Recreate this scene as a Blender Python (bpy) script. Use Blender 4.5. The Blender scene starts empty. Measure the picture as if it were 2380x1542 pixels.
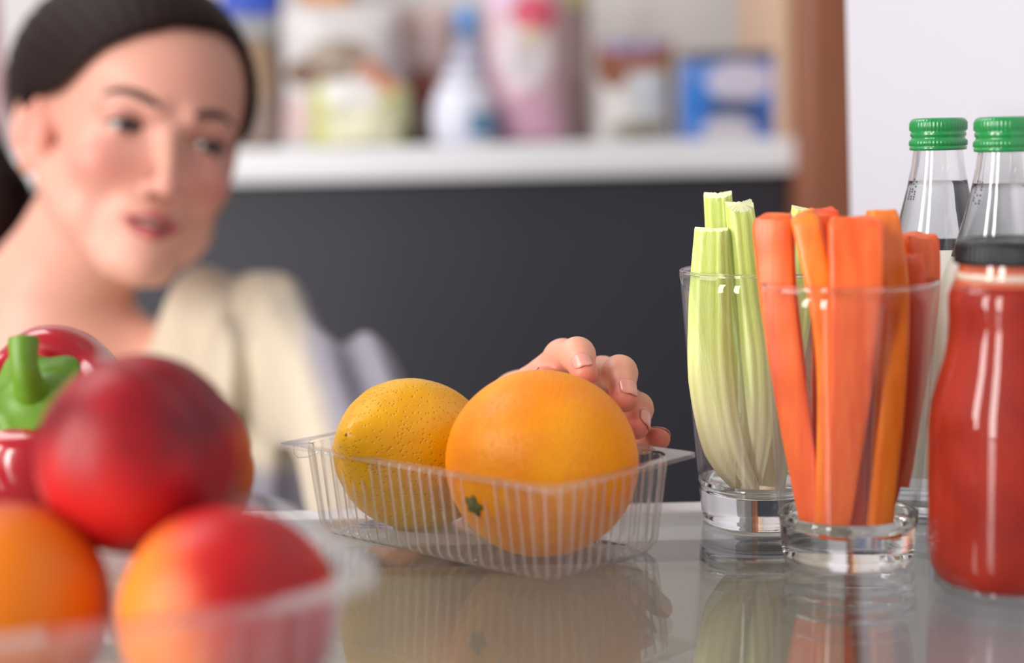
import bpy, bmesh, math, random
import numpy as np
from mathutils import Vector, Matrix, noise

# ------------------------------------------------------------------ camera
scene = bpy.context.scene
COL = scene.collection
IW, IH, FPX = 2380.0, 1542.0, 3710.0
CAM = Vector((0, 0, 0.17))
PITCH = math.atan(437 / FPX)
ROLL = 0.022
FW = Vector((0, math.cos(PITCH), -math.sin(PITCH)))
_r = Vector((1, 0, 0)); _u = Vector((0, math.sin(PITCH), math.cos(PITCH)))
RT = _r * math.cos(ROLL) - _u * math.sin(ROLL)
UP = _u * math.cos(ROLL) + _r * math.sin(ROLL)
cam_d = bpy.data.cameras.new('camera')
cam = bpy.data.objects.new('camera', cam_d); COL.objects.link(cam)
cam.matrix_world = Matrix(((RT.x, UP.x, -FW.x, CAM.x), (RT.y, UP.y, -FW.y, CAM.y), (RT.z, UP.z, -FW.z, CAM.z), (0, 0, 0, 1)))
cam_d.sensor_width = 36; cam_d.lens = 36 * FPX / IW
cam_d.clip_start = 0.02; cam_d.clip_end = 50
cam_d.dof.use_dof = True; cam_d.dof.focus_distance = 0.69
cam_d.dof.aperture_fstop = (cam_d.lens / 1000) / 0.0162
scene.camera = cam

# ------------------------------------------------------------------ world and lights
w = bpy.data.worlds.new('world'); scene.world = w; w.use_nodes = True
bgn = w.node_tree.nodes['Background']
bgn.inputs[0].default_value = (0.93, 0.95, 1.0, 1); bgn.inputs[1].default_value = 0.40

def area(name, loc, target, sx, sy, power, col=(1, 1, 1)):
    l = bpy.data.lights.new(name, 'AREA'); l.shape = 'RECTANGLE'; l.size = sx; l.size_y = sy; l.energy = power; l.color = col
    o = bpy.data.objects.new(name, l); COL.objects.link(o); o.location = loc
    o.rotation_euler = (Vector(target) - Vector(loc)).to_track_quat('-Z', 'Y').to_euler()
    return o
area('window_light', (-1.75, -0.10, 0.62), (0.0, 0.9, 0.1), 0.30, 1.5, 34, (1, 0.97, 0.93))
area('window_light', (-1.30, -0.85, 0.62), (0.0, 0.9, 0.1), 0.30, 1.5, 34, (1, 0.97, 0.93))
area('kitchen_lamp', (-1.3, 1.5, 2.0), (-0.2, 1.9, 0.0), 1.2, 1.2, 30, (1, 0.98, 0.96))
vs = scene.view_settings
scene.display_settings.display_device = 'sRGB'
vs.view_transform = 'Standard'; vs.look = 'None'; vs.gamma = 1; vs.use_curve_mapping = False
vs.exposure = -0.10
cy = scene.cycles
cy.max_bounces = 14; cy.transmission_bounces = 12; cy.glossy_bounces = 6; cy.transparent_max_bounces = 28; cy.diffuse_bounces = 3
cy.use_adaptive_sampling = True; cy.adaptive_threshold = 0.04
cy.sample_clamp_indirect = 6.0
cy.use_denoising = True

# ------------------------------------------------------------------ helpers
def P(px, py, Y):
    """a point on the line of sight through a pixel, at depth Y in the room"""
    d = FW + RT * ((px - IW / 2) / FPX) - UP * ((py - IH / 2) / FPX)
    return CAM + d * (Y / d.y)

def lin(h):
    h = h.lstrip('#'); r = []
    for i in (0, 2, 4):
        v = int(h[i:i + 2], 16) / 255
        r.append(v / 12.92 if v <= 0.04045 else ((v + 0.055) / 1.055) ** 2.4)
    return tuple(r) + (1,)

class NT:
    def __init__(s, name):
        s.m = bpy.data.materials.new(name); s.m.use_nodes = True
        s.t = s.m.node_tree; s.b = s.t.nodes['Principled BSDF']; s.out = s.t.nodes['Material Output']
    def n(s, typ, **kw):
        nd = s.t.nodes.new(typ)
        for k, v in kw.items(): setattr(nd, k, v)
        return nd
    def l(s, a, b): s.t.links.new(a, b)
    def mix(s, fac, a, b):
        nd = s.n('ShaderNodeMix', data_type='RGBA')
        for sock, v in ((nd.inputs[0], fac), (nd.inputs[6], a), (nd.inputs[7], b)):
            if hasattr(v, 'default_value'): s.l(v, sock)
            else: sock.default_value = v
        return nd.outputs[2]
    def math(s, op, a, b=0.0, c=0.0):
        nd = s.n('ShaderNodeMath', operation=op)
        for i, v in enumerate((a, b, c)):
            if hasattr(v, 'default_value'): s.l(v, nd.inputs[i])
            else: nd.inputs[i].default_value = v
        return nd.outputs[0]
    def ramp(s, fac, lo, hi):
        nd = s.n('ShaderNodeMapRange'); s.l(fac, nd.inputs[0]); nd.inputs[1].default_value = lo; nd.inputs[2].default_value = hi
        nd.interpolation_type = 'SMOOTHSTEP'
        return nd.outputs[0]
    def coords(s, which='Object', scale=None):
        tc = s.n('ShaderNodeTexCoord')
        if scale is None: return tc.outputs[which]
        mp = s.n('ShaderNodeMapping'); s.l(tc.outputs[which], mp.inputs[0]); mp.inputs[3].default_value = scale
        return mp.outputs[0]
    def noise(s, vec, scale, detail=3, rough=0.5):
        nd = s.n('ShaderNodeTexNoise'); s.l(vec, nd.inputs['Vector']); nd.inputs['Scale'].default_value = scale
        nd.inputs['Detail'].default_value = detail; nd.inputs['Roughness'].default_value = rough
        return nd.outputs['Fac']
    def bump(s, h, strength, dist=0.001):
        nd = s.n('ShaderNodeBump'); nd.inputs['Strength'].default_value = strength; nd.inputs['Distance'].default_value = dist
        s.l(h, nd.inputs['Height']); s.l(nd.outputs[0], s.b.inputs['Normal'])
    def set(s, **kw):
        names = dict(color='Base Color', rough='Roughness', metal='Metallic', ior='IOR', spec='Specular IOR Level', trans='Transmission Weight',
                     coat='Coat Weight', coatr='Coat Roughness', sss='Subsurface Weight', sssr='Subsurface Radius', ssss='Subsurface Scale', sheen='Sheen Weight')
        for k, v in kw.items():
            i = s.b.inputs[names[k]]
            if hasattr(v, 'default_value'): s.l(v, i)
            else: i.default_value = v
        return s

def plain(name, color, rough=0.5, nscale=30, amount=0.06, **kw):
    t = NT(name); c = lin(color) if isinstance(color, str) else color
    f = t.noise(t.coords(), nscale)
    lo = tuple(max(0, v * (1 - amount)) for v in c[:3]) + (1,); hi = tuple(min(1, v * (1 + amount)) for v in c[:3]) + (1,)
    t.set(color=t.mix(f, lo, hi), rough=rough, **kw)
    return t.m

def glass(name, color=(1, 1, 1, 1), ior=1.5, rough=0.0):
    t = NT(name); t.set(color=color, rough=rough, trans=1.0, ior=ior)
    return t.m

def thin_clear(name, tint, haze, ior=1.5, hazecol=(0.9, 0.9, 0.92, 1), rib=0.0):
    """thin sheet: fresnel mirror over clear, with a little haze"""
    t = NT(name); t.t.nodes.remove(t.b)
    ge = t.n('ShaderNodeNewGeometry'); dp = t.n('ShaderNodeVectorMath', operation='DOT_PRODUCT'); t.l(ge.outputs['Normal'], dp.inputs[0]); t.l(ge.outputs['Incoming'], dp.inputs[1])
    f0 = ((ior - 1) / (ior + 1)) ** 2
    fres = t.math('MULTIPLY_ADD', t.math('POWER', t.math('SUBTRACT', 1.0, t.math('ABSOLUTE', dp.outputs['Value'])), 5.0), 1 - f0, f0)
    tr = t.n('ShaderNodeBsdfTransparent'); tr.inputs[0].default_value = tint
    gl = t.n('ShaderNodeBsdfGlossy'); gl.inputs['Roughness'].default_value = 0.02
    df = t.n('ShaderNodeBsdfDiffuse'); df.inputs[0].default_value = hazecol
    tl = t.n('ShaderNodeBsdfTranslucent'); tl.inputs[0].default_value = hazecol
    hz = t.n('ShaderNodeMixShader'); hz.inputs[0].default_value = 0.5; t.l(df.outputs[0], hz.inputs[1]); t.l(tl.outputs[0], hz.inputs[2])
    m1 = t.n('ShaderNodeMixShader'); m1.inputs[0].default_value = haze; t.l(tr.outputs[0], m1.inputs[1]); t.l(hz.outputs[0], m1.inputs[2])
    if rib:
        at = t.n('ShaderNodeAttribute', attribute_name='rib', attribute_type='GEOMETRY')
        t.l(t.math('MULTIPLY_ADD', at.outputs['Fac'], rib, haze), m1.inputs[0])  # extra haze where ribs are marked paints in their bright reflections
    m2 = t.n('ShaderNodeMixShader'); t.l(fres, m2.inputs[0]); t.l(m1.outputs[0], m2.inputs[1]); t.l(gl.outputs[0], m2.inputs[2])
    t.l(m2.outputs[0], t.out.inputs[0])
    return t.m

def link(name, me, mat, parent=None, smooth=True, loc=None):
    o = bpy.data.objects.new(name, me); COL.objects.link(o)
    if mat: me.materials.append(mat)
    if smooth and len(me.polygons): me.polygons.foreach_set('use_smooth', [True] * len(me.polygons))
    if parent: o.parent = parent
    if loc is not None: o.location = loc
    return o

def mesh(name, v, f, mat, parent=None, smooth=True, loc=None, recalc=True):
    me = bpy.data.meshes.new(name)
    me.from_pydata([tuple(p) for p in v], [], [tuple(int(i) for i in q) for q in f]); me.update()
    if recalc:
        bm = bmesh.new(); bm.from_mesh(me); bmesh.ops.recalc_face_normals(bm, faces=bm.faces); bm.to_mesh(me); bm.free()
    return link(name, me, mat, parent, smooth, loc)

def box(name, lo, hi, mat, parent=None, bevel=0.0, loc=None, seg=3):
    bm = bmesh.new(); bmesh.ops.create_cube(bm, size=1)
    for v in bm.verts:
        v.co = Vector([(lo[i] + hi[i]) / 2 + v.co[i] * (hi[i] - lo[i]) for i in range(3)])
    if bevel: bmesh.ops.bevel(bm, geom=bm.edges[:], offset=bevel, segments=seg, affect='EDGES', profile=0.5)
    me = bpy.data.meshes.new(name); bm.to_mesh(me); bm.free()
    o = link(name, me, mat, parent, bool(bevel), loc)
    return o

def lathe(name, prof, mat, parent=None, n=64, loc=None, fn=None, smooth=True):
    """revolve (r,z) pairs; r=0 ends close on the axis"""
    v = []; f = []; rings = []
    for (r, z) in prof:
        if r < 1e-7: rings.append([len(v)]); v.append((0, 0, z))
        else:
            ring = []
            for i in range(n):
                a = 2 * math.pi * i / n; rr, zz = (r, z) if fn is None else fn(a, r, z)
                ring.append(len(v)); v.append((rr * math.cos(a), rr * math.sin(a), zz))
            rings.append(ring)
    for A, B in zip(rings, rings[1:]):
        if len(A) == 1 and len(B) == 1: continue
        for i in range(n):
            j = (i + 1) % n
            if len(A) == 1: f.append((A[0], B[i], B[j]))
            elif len(B) == 1: f.append((A[i], A[j], B[0]))
            else: f.append((A[i], A[j], B[j], B[i]))
    return mesh(name, v, f, mat, parent, smooth, loc)

def smooth_path(pts, n):
    """Catmull-Rom through points"""
    p = [pts[0] * 2 - pts[1]] + list(pts) + [pts[-1] * 2 - pts[-2]]; out = []
    m = len(pts) - 1
    for k in range(n + 1):
        t = k / n * m; i = min(int(t), m - 1); t -= i
        a, b, c, d = p[i], p[i + 1], p[i + 2], p[i + 3]
        out.append(0.5 * ((2 * b) + (c - a) * t + (2 * a - 5 * b + 4 * c - d) * t * t + (3 * b - a - 3 * c + d) * t * t * t))
    return out

def sweep(name, pts, prof, mat, parent=None, n=24, front=Vector((0, -1, 0)), loc=None, smooth=True, flat_caps=True):
    """prof(s)-> list of (a,b): a across, b towards `front`"""
    path = smooth_path([Vector(p) for p in pts], n)
    base = path[-1].copy() if loc is None else Vector(loc)
    v = []; f = []; k = None
    for i, c in enumerate(path):
        tg = (path[min(i + 1, n)] - path[max(i - 1, 0)]).normalized()
        side = tg.cross(front).normalized(); fr = side.cross(tg).normalized()
        pr = prof(i / n); k = len(pr)
        for a, b in pr: v.append(c + side * a + fr * b - base)
    for i in range(n):
        for j in range(k):
            a = i * k + j; b = i * k + (j + 1) % k
            f.append((a, b, b + k, a + k))
    c0 = len(v); v.append(sum((v[j] for j in range(k)), Vector()) / k)
    c1 = len(v); v.append(sum((v[n * k + j] for j in range(k)), Vector()) / k)
    for j in range(k):
        f.append((c0, (j + 1) % k, j)); f.append((c1, n * k + j, n * k + (j + 1) % k))
    o = mesh(name, v, f, mat, parent, smooth, base)
    return o

def tube(name, pts, rads, mat, parent=None, n=24, k=12, loc=None):
    def prof(s):
        t = s * (len(rads) - 1); i = min(int(t), len(rads) - 2); r = rads[i] + (rads[i + 1] - rads[i]) * (t - i)
        return [(r * math.cos(2 * math.pi * j / k), r * math.sin(2 * math.pi * j / k)) for j in range(k)]
    return sweep(name, pts, prof, mat, parent, n, loc=loc)

def tag(o, label, cat, group=None):
    o['label'] = label; o['category'] = cat
    if group: o['group'] = group
    return o

def structure(o, label=None):
    o['kind'] = 'structure'
    if label: o['label'] = label
    return o

def empty(name, loc):
    o = bpy.data.objects.new(name, None); COL.objects.link(o); o.location = loc; o.empty_display_size = 0.01
    return o

def auto_sharp(o, deg=40):
    me = o.data
    bm = bmesh.new(); bm.from_mesh(me)
    for e in bm.edges:
        if len(e.link_faces) == 2 and e.calc_face_angle(0) > math.radians(deg): e.smooth = False
    bm.to_mesh(me); bm.free()

# ---- signed distance modelling (numpy)
def V3(*a): return np.array(a, dtype=np.float32)
def s_ell(p, c, r):
    q = p - V3(*c); r = V3(*r); k0 = np.sqrt(((q / r) ** 2).sum(-1)); k1 = np.sqrt(((q / (r * r)) ** 2).sum(-1)) + 1e-9
    return k0 * (k0 - 1) / k1
def s_sph(p, c, r): return np.sqrt(((p - V3(*c)) ** 2).sum(-1)) - r
def s_cone(p, a, b, ra, rb):
    a = V3(*a); b = V3(*b); ab = b - a; t = np.clip(((p - a) @ ab) / (ab @ ab), 0, 1)
    return np.sqrt(((p - a - t[..., None] * ab) ** 2).sum(-1)) - (ra + (rb - ra) * t)
def smin(a, b, k):
    h = np.clip(0.5 + 0.5 * (b - a) / k, 0, 1); return b + (a - b) * h - k * h * (1 - h)
def smax(a, b, k): return -smin(-a, -b, k)

def surface_nets(fn, lo, hi, h):
    n = [int(math.ceil((hi[i] - lo[i]) / h)) + 1 for i in range(3)]
    ax = [lo[i] + h * np.arange(n[i], dtype=np.float32) for i in range(3)]
    D = np.empty(n, np.float32)
    Yg, Zg = np.meshgrid(ax[1], ax[2], indexing='ij')
    step = max(1, int(400000 / (n[1] * n[2])))
    for i in range(0, n[0], step):
        xs = ax[0][i:i + step]
        p = np.empty((len(xs), n[1], n[2], 3), np.float32)
        p[..., 0] = xs[:, None, None]; p[..., 1] = Yg; p[..., 2] = Zg
        D[i:i + step] = fn(p)
    S = D < 0
    cs = [slice(0, -1), slice(1, None)]
    cnt = np.zeros([m - 1 for m in n], np.int8)
    for a in (0, 1):
        for b in (0, 1):
            for c in (0, 1): cnt += S[cs[a], cs[b], cs[c]]
    act = np.argwhere((cnt > 0) & (cnt < 8)); N = len(act)
    idx = -np.ones(cnt.shape, np.int64); idx[tuple(act.T)] = np.arange(N)
    pos = np.zeros((N, 3)); num = np.zeros(N)
    cor = [(a, b, c) for a in (0, 1) for b in (0, 1) for c in (0, 1)]
    for u in cor:
        for v in cor:
            if sum(abs(u[i] - v[i]) for i in range(3)) == 1 and u < v:
                du = D[tuple((act + u).T)]; dv = D[tuple((act + v).T)]
                m = (du < 0) != (dv < 0); t = np.where(m, du / np.where(m, du - dv, 1), 0)
                pos += m[:, None] * (np.array(u) + t[:, None] * (np.array(v) - np.array(u))); num += m
    verts = np.array(lo) + h * (act + pos / num[:, None])
    faces = []
    for ax_ in range(3):
        o1, o2 = [(1, 2), (2, 0), (0, 1)][ax_]
        sl0 = [slice(1, -1)] * 3; sl1 = [slice(1, -1)] * 3
        sl0[ax_] = slice(0, -1); sl1[ax_] = slice(1, None)
        e = S[tuple(sl0)] != S[tuple(sl1)]
        q = np.argwhere(e); off = np.ones(3, int); off[ax_] = 0; q = q + off
        flip = ~S[tuple(q.T)]
        quad = []
        for (d1, d2) in ((-1, -1), (0, -1), (0, 0), (-1, 0)):
            c = q.copy(); c[:, o1] += d1; c[:, o2] += d2; quad.append(idx[tuple(c.T)])
        quad = np.stack(quad, 1); quad[flip] = quad[flip][:, ::-1]
        faces.append(quad)
    return verts, np.concatenate(faces)

def np_mesh(name, v, f, mat, parent=None, cols=None):
    me = bpy.data.meshes.new(name)
    me.vertices.add(len(v)); me.vertices.foreach_set('co', np.asarray(v, np.float32).ravel())
    me.loops.add(len(f) * 4); me.loops.foreach_set('vertex_index', np.asarray(f, np.int32).ravel())
    me.polygons.add(len(f)); me.polygons.foreach_set('loop_start', np.arange(0, len(f) * 4, 4, dtype=np.int32))
    me.update(calc_edges=True); me.validate()
    if cols is not None:
        a = me.color_attributes.new('Col', 'FLOAT_COLOR', 'POINT'); a.data.foreach_set('color', np.asarray(cols, np.float32).ravel())
    return link(name, me, mat, parent)

# ================================================================== SETTING
ZF = -0.95
white_paint = plain('white_paint', '#e6e4ea', 0.45, 3, 0.02)
liner = plain('fridge_liner', '#c6c4cd', 0.35, 6, 0.015)
structure(box('floor', (-4, -1.5, ZF - 0.05), (4, 3.2, ZF), plain('floor_tile', '#b9b2aa', 0.4)))
structure(box('wall_back', (-4, 2.62, ZF), (4, 2.70, 2.3), plain('wall_paint', '#d3d0d0', 0.8, 2, 0.03)))

# right inner wall of the refrigerator; its front edge leans very slightly
def wall_right():
    a = P(1957, 40, 0.95); b = P(1967, 480, 0.95)
    ux = (b.x - a.x) / (b.z - a.z)
    def xf(z): return a.x + ux * (z - a.z)
    v = []
    for z in (-0.6, 0.9):
        for (dy, dx) in ((0.95, 0.0), (0.70, 0.0500), (0.0, 0.062), (0.0, 0.095), (0.71, 0.085), (0.95, 0.036)): v.append((xf(z) + dx, dy, z))
    n = 6
    return mesh('wall_right', v, [tuple(range(n)), tuple(range(n, 2 * n))] + [(i, (i + 1) % n, n + (i + 1) % n, n + i) for i in range(n)], liner, smooth=False)
o = structure(wall_right()); bm = bmesh.new(); bm.from_mesh(o.data); bmesh.ops.bevel(bm, geom=bm.edges[:], offset=0.006, segments=3, affect='EDGES'); bm.to_mesh(o.data); bm.free()

# glass shelf of the refrigerator
sh = empty('fridge_shelf', (0, 0.395, 0)); sh.rotation_euler.z = 0.0
tag(sh, 'reflective glass refrigerator shelf with white front trim, under the fruit and glasses', 'shelf')
shelf_glass = thin_clear('shelf_glass', (0.92, 0.94, 0.93, 1), 0.008, 1.6)
box('glass_pane', (-0.62, -0.34, -0.004), (0.235, 0.325, 0.0), shelf_glass, sh)
trim_m = plain('trim_plastic', '#eeebee', 0.35, 20, 0.02)
box('front_trim', (-0.62, 0.325, -0.014), (0.235, 0.345, 0.0001), trim_m, sh, 0.002)
box('side_rail', (0.222, -0.34, -0.016), (0.235, 0.3245, -0.0045), trim_m, sh, 0.0015)
# drawer under it
dr = empty('crisper_drawer', (0, 0.395, -0.2))
tag(dr, 'pale plastic drawer seen dimly through the glass shelf', 'drawer')
drm = plain('drawer_plastic', '#958d80', 0.5, 8, 0.04)
box('front_panel', (-0.62, 0.315, 0.0), (0.150, 0.333, 0.175), plain('drawer_front', '#b9b0a2', 0.5, 8, 0.03), dr, 0.003)
box('bottom', (-0.62, -0.34, 0.0), (0.150, 0.314, 0.006), drm, dr, 0.002)
box('divider', (-0.62, -0.34, 0.007), (-0.612, 0.314, 0.15), drm, dr, 0.002)

# ---- kitchen unit behind
YB = 2.15
dz = lambda y_px, x=1190: P(x, y_px, YB).z
sb_top = dz(335); sb_bot = dz(413)
def yaw_about(o, deg): o.rotation_euler.z = math.radians(deg)
XR = P(1850, 300, YB).x
board = box('shelf_board', (-1.9, 0.0, sb_bot - sb_top), (XR, 0.42, 0), plain('board_white', '#f1f0f4', 0.4, 5, 0.02), None, 0.003, loc=(0, YB, sb_top))
tag(board, 'thick white shelf board holding the blurred packages above the dark cabinet', 'shelf')
cab = empty('dark_cabinet', (0, YB + 0.03, ZF)); tag(cab, 'charcoal grey cabinet front below the white shelf board', 'cabinet')
cabm = plain('charcoal_laminate', '#32313a', 0.55, 4, 0.05)
box('front_panel', (-1.9, 0, 0.1), (XR - 0.004, 0.02, sb_bot - ZF - 0.002), cabm, cab, 0.002)
box('body', (-1.88, 0.021, 0.1), (XR - 0.01, 0.36, sb_bot - ZF - 0.004), cabm, cab)
box('plinth', (-1.85, 0.05, 0), (XR - 0.02, 0.34, 0.099), cabm, cab)
def wood():
    t = NT('brown_wood'); v = t.coords('Object', (30, 30, 1.6)); f = t.noise(v, 3, 4)
    t.set(color=t.mix(f, lin('#7d4530'), lin('#a5694a')), rough=0.35); return t.m
wm = wood()
xw0 = P(1855, 250, YB - 0.03).x; xw1 = P(2010, 250, YB - 0.03).x
wp = box('wood_panel', (0, 0, 0), (xw1 - xw0, 0.45, 3.0), wm, None, 0.018, loc=(xw0, YB - 0.03, ZF)); tag(wp, 'tall reddish brown wooden upright at the right end of the white shelf', 'panel')
lp = box('pale_panel', (0, 0, 0), (0.018, 0.40, 1.6), plain('pale_wood', '#d9b79c', 0.5, 8, 0.05), None, 0.002, loc=(xw0 - 0.0195, YB + 0.004, sb_top + 0.0005))
tag(lp, 'narrow pale inner side board between white shelf and brown upright', 'panel')

# ================================================================== PACKAGES
def print_mat(name, base, blobs=(), rough=0.4, top=None):
    """flat print: soft-edged coloured shapes on the front face, object x/z in metres"""
    t = NT(name); co = t.coords('Object'); sx = t.n('ShaderNodeSeparateXYZ'); t.l(co, sx.inputs[0])
    nz = t.noise(co, 25, 2)
    c = t.mix(nz, tuple(v * 0.93 for v in lin(base)[:3]) + (1,), lin(base))
    for (x, z, rx, rz, col) in blobs:
        ax = t.math('DIVIDE', t.math('SUBTRACT', sx.outputs[0], x), rx); az = t.math('DIVIDE', t.math('SUBTRACT', sx.outputs[2], z), rz)
        d = t.math('SQRT', t.math('ADD', t.math('MULTIPLY', ax, ax), t.math('MULTIPLY', az, az)))
        c = t.mix(t.ramp(d, 1.1, 0.9), c, lin(col))
    t.set(color=c, rough=rough); return t.m

def bag(name, px0, px1, pyt, Y, mat, depth=0.09, label='', tilt=0.0, seed=0, flat=0.35, lift=0.0, rot=0.0, pinch=0.5, group='food packages on the white shelf'):
    """soft pillow pack standing on the shelf between two pixel columns, pyt = top row"""
    a = P(px0, 300, Y); b = P(px1, 300, Y); W = b.x - a.x; z0 = sb_top + lift; Hh = P((px0 + px1) / 2, pyt, Y).z - z0
    rnd = random.Random(seed); v = []; f = []; nx, nz = 20, 24
    off = Vector((rnd.random() * 9, rnd.random() * 9, rnd.random() * 9))
    for side in (0, 1):
        for j in range(nz + 1):
            t = j / nz
            fat = (1 - (1 - min(t / 0.12, 1)) ** 2 * flat) * (math.sqrt(max(0, 1 - max(0, (t - 0.45) / 0.55) ** 2.2)))
            wid = 1 - 0.06 * math.sin(math.pi * t) - pinch * 0.12 * max(0, t - 0.8) / 0.2
            for i in range(nx + 1):
                s = i / nx * 2 - 1
                th = depth / 2 * fat * (1 - abs(s) ** 3.0) ** 0.6 + 0.0008
                q = Vector((s * W / 2 * wid, 0, t * Hh))
                cr = noise.noise(q * 22 + off) * 0.006 + noise.noise(q * 50 + off) * 0.003
                y = (th + cr * fat * (1 - abs(s) ** 4)) * (-1 if side == 0 else 1)
                v.append((q.x + tilt * t * t, y, q.z + (noise.noise(Vector((q.x * 30, seed, 0))) * 0.006 if t > 0.9 else 0)))
    m = (nx + 1) * (nz + 1)
    for side in (0, 1):
        for j in range(nz):
            for i in range(nx):
                k = side * m + j * (nx + 1) + i; f.append((k, k + 1, k + nx + 2, k + nx + 1))
    for i in range(nx):
        f.append((i, i + 1, m + i + 1, m + i)); k = nz * (nx + 1) + i; f.append((k, k + 1, m + k + 1, m + k))
    for j in range(nz):
        k = j * (nx + 1); f.append((k, k + nx + 1, m + k + nx + 1, m + k)); k += nx; f.append((k, k + nx + 1, m + k + nx + 1, m + k))
    o = mesh(name, v, f, mat, loc=(( a.x + b.x) / 2, Y, z0 + 0.001)); o.rotation_euler.z = rot
    return tag(o, label, 'food package', group)

YP = YB + 0.10
bag('snack_bag', 520, 672, -60, YB + 0.24, print_mat('print_a', '#8d7b72', [(0, 0.245, 0.2, 0.052, '#2f4fb8'), (0, 0.175, 0.2, 0.012, '#9aa0a4'), (0.0, 0.11, 0.03, 0.05, '#a08468')]), 0.08, 'tall brown bag with a blue top, nearest the hair behind the crumpled white bag', seed=1)
bag('snack_bag', 700, 840, -80, YB + 0.30, print_mat('print_b', '#d8c0a8', [(0, 0.235, 0.2, 0.04, '#cf8e52')]), 0.06, 'beige bag with orange top showing above the crumpled white bag', seed=2)
bag('flour_bag', 655, 950, 12, YB + 0.18, print_mat('print_c', '#cfc9c9', [(-0.03, 0.105, 0.05, 0.022, '#6f4f3e'), (0.0, 0.13, 0.045, 0.02, '#94806e'), (0.045, 0.09, 0.022, 0.03, '#d0866a'), (-0.07, 0.04, 0.03, 0.03, '#cdb2b0')], 0.35), 0.11, 'large crumpled whitish bag with brown window print', seed=3)
bag('pasta_pack', 715, 960, 185, YB + 0.07, print_mat('print_d', '#cfcf96', [(0.0, 0.02, 0.06, 0.04, '#d8d2b4'), (-0.006, 0.075, 0.04, 0.026, '#dcd8d4'), (-0.062, 0.03, 0.022, 0.05, '#c0c07e'), (0.066, 0.014, 0.013, 0.016, '#75793a'), (0.04, 0.092, 0.02, 0.02, '#d38a5c')], 0.4), 0.08, 'low pale yellow-green pack with a whitish label, in front of the crumpled white bag', seed=4, pinch=2.5)
bag('snack_bag', 935, 1065, 20, YB + 0.285, print_mat('print_e', '#b39b98', [(-0.005, 0.085, 0.022, 0.032, '#8a4532'), (-0.03, 0.18, 0.03, 0.02, '#957468'), (0.02, 0.17, 0.03, 0.05, '#c6aeac')], 0.45), 0.07, 'dusty pink-brown bag with a rust red patch, right of the crumpled white bag', seed=5)
# jar, bottle
def jar(px, pyt, Y, wpx):
    c = P(px, 300, Y); r = wpx / 2 * Y / FPX; Hh = P(px, pyt, Y).z - sb_top
    root = empty('round_jar', (c.x, Y, sb_top + 0.0005)); tag(root, 'round white jar with a blue band, beside the pink bag', 'jar')
    lathe('body', [(0, 0), (r * 0.7, 0), (r * 0.92, 0.006), (r, Hh * 0.3), (r * 0.97, Hh * 0.55), (r * 0.75, Hh * 0.8), (0, Hh * 0.83)], plain('jar_white', '#dfe0f0', 0.3), root, 32)
    lathe('lid', [(0, Hh * 0.82), (r * 0.62, Hh * 0.82), (r * 0.6, Hh * 0.95), (r * 0.45, Hh), (0, Hh)], plain('jar_lid', '#dcdcec', 0.3), root, 32)
    v = []; f = []
    for i in range(13):
        a = math.radians(-78 + i * 9)
        for z in (0.012, Hh * 0.42): v.append((math.cos(a) * (r + 0.001), math.sin(a) * (r + 0.001), z))
    for i in range(12): f.append((2 * i, 2 * i + 2, 2 * i + 3, 2 * i + 1))
    mesh('label', v, f, plain('jar_blue', '#5d8fb2', 0.4), root)
jar(1078, 165, YB + 0.06, 150)
def bottle_blue(px, pyt, Y, wpx):
    c = P(px, 300, Y); r = wpx / 2 * Y / FPX; Hh = P(px, pyt, Y).z - sb_top
    root = empty('cleaning_bottle', (c.x, Y, sb_top + 0.0005)); tag(root, 'grey-lavender bottle with a blue cap behind the round jar', 'bottle')
    lathe('body', [(0, 0), (r, 0.003), (r, Hh * 0.5), (r * 0.8, Hh * 0.64), (r * 0.45, Hh * 0.75), (r * 0.45, Hh * 0.8), (0, Hh * 0.8)], plain('bottle_lav', '#a9a9bc', 0.3), root, 32)
    lathe('cap', [(0, Hh * 0.78), (r * 0.55, Hh * 0.78), (r * 0.5, Hh * 0.98), (r * 0.3, Hh), (0, Hh)], plain('cap_blue', '#6d9bd6', 0.35), root, 32)
bottle_blue(1092, 15, YB + 0.20, 110)
bag('marshmallow_bag', 1130, 1320, -70, YB + 0.13, print_mat('print_f', '#d9b3bf', [(0.0, 0.125, 0.042, 0.05, '#d8ccd2'), (0.012, 0.178, 0.030, 0.026, '#d4596e'), (-0.035, 0.215, 0.03, 0.03, '#dcbcd8'), (0.0, 0.03, 0.05, 0.035, '#cfa0b6'), (0.008, 0.145, 0.018, 0.014, '#dcc6b0')], 0.35), 0.10, 'tall pink bag with a red and white print in the middle of the shelf', seed=6)
bag('snack_bag', 1290, 1375, -40, YB + 0.28, print_mat('print_g', '#ad9a9c', [(0, 0.225, 0.08, 0.03, '#b0aa80')], 0.5), 0.05, 'narrow mauve-grey bag half hidden behind the pink bag', seed=7)
bag('biscuit_pack', 1385, 1572, 95, YB + 0.09, print_mat('print_h', '#cfcac8', [(0, 0.118, 0.08, 0.024, '#94584a'), (-0.032, 0.1, 0.02, 0.03, '#7a4126'), (0.0, 0.135, 0.05, 0.016, '#8b80a4'), (0.05, 0.075, 0.013, 0.06, '#b98c45'), (0.0, 0.016, 0.04, 0.012, '#8d8474'), (0.02, 0.06, 0.026, 0.03, '#c2c6cf')], 0.4), 0.08, 'white pack with a brown top and an ochre right edge, left of the blue box', seed=8)
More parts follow.
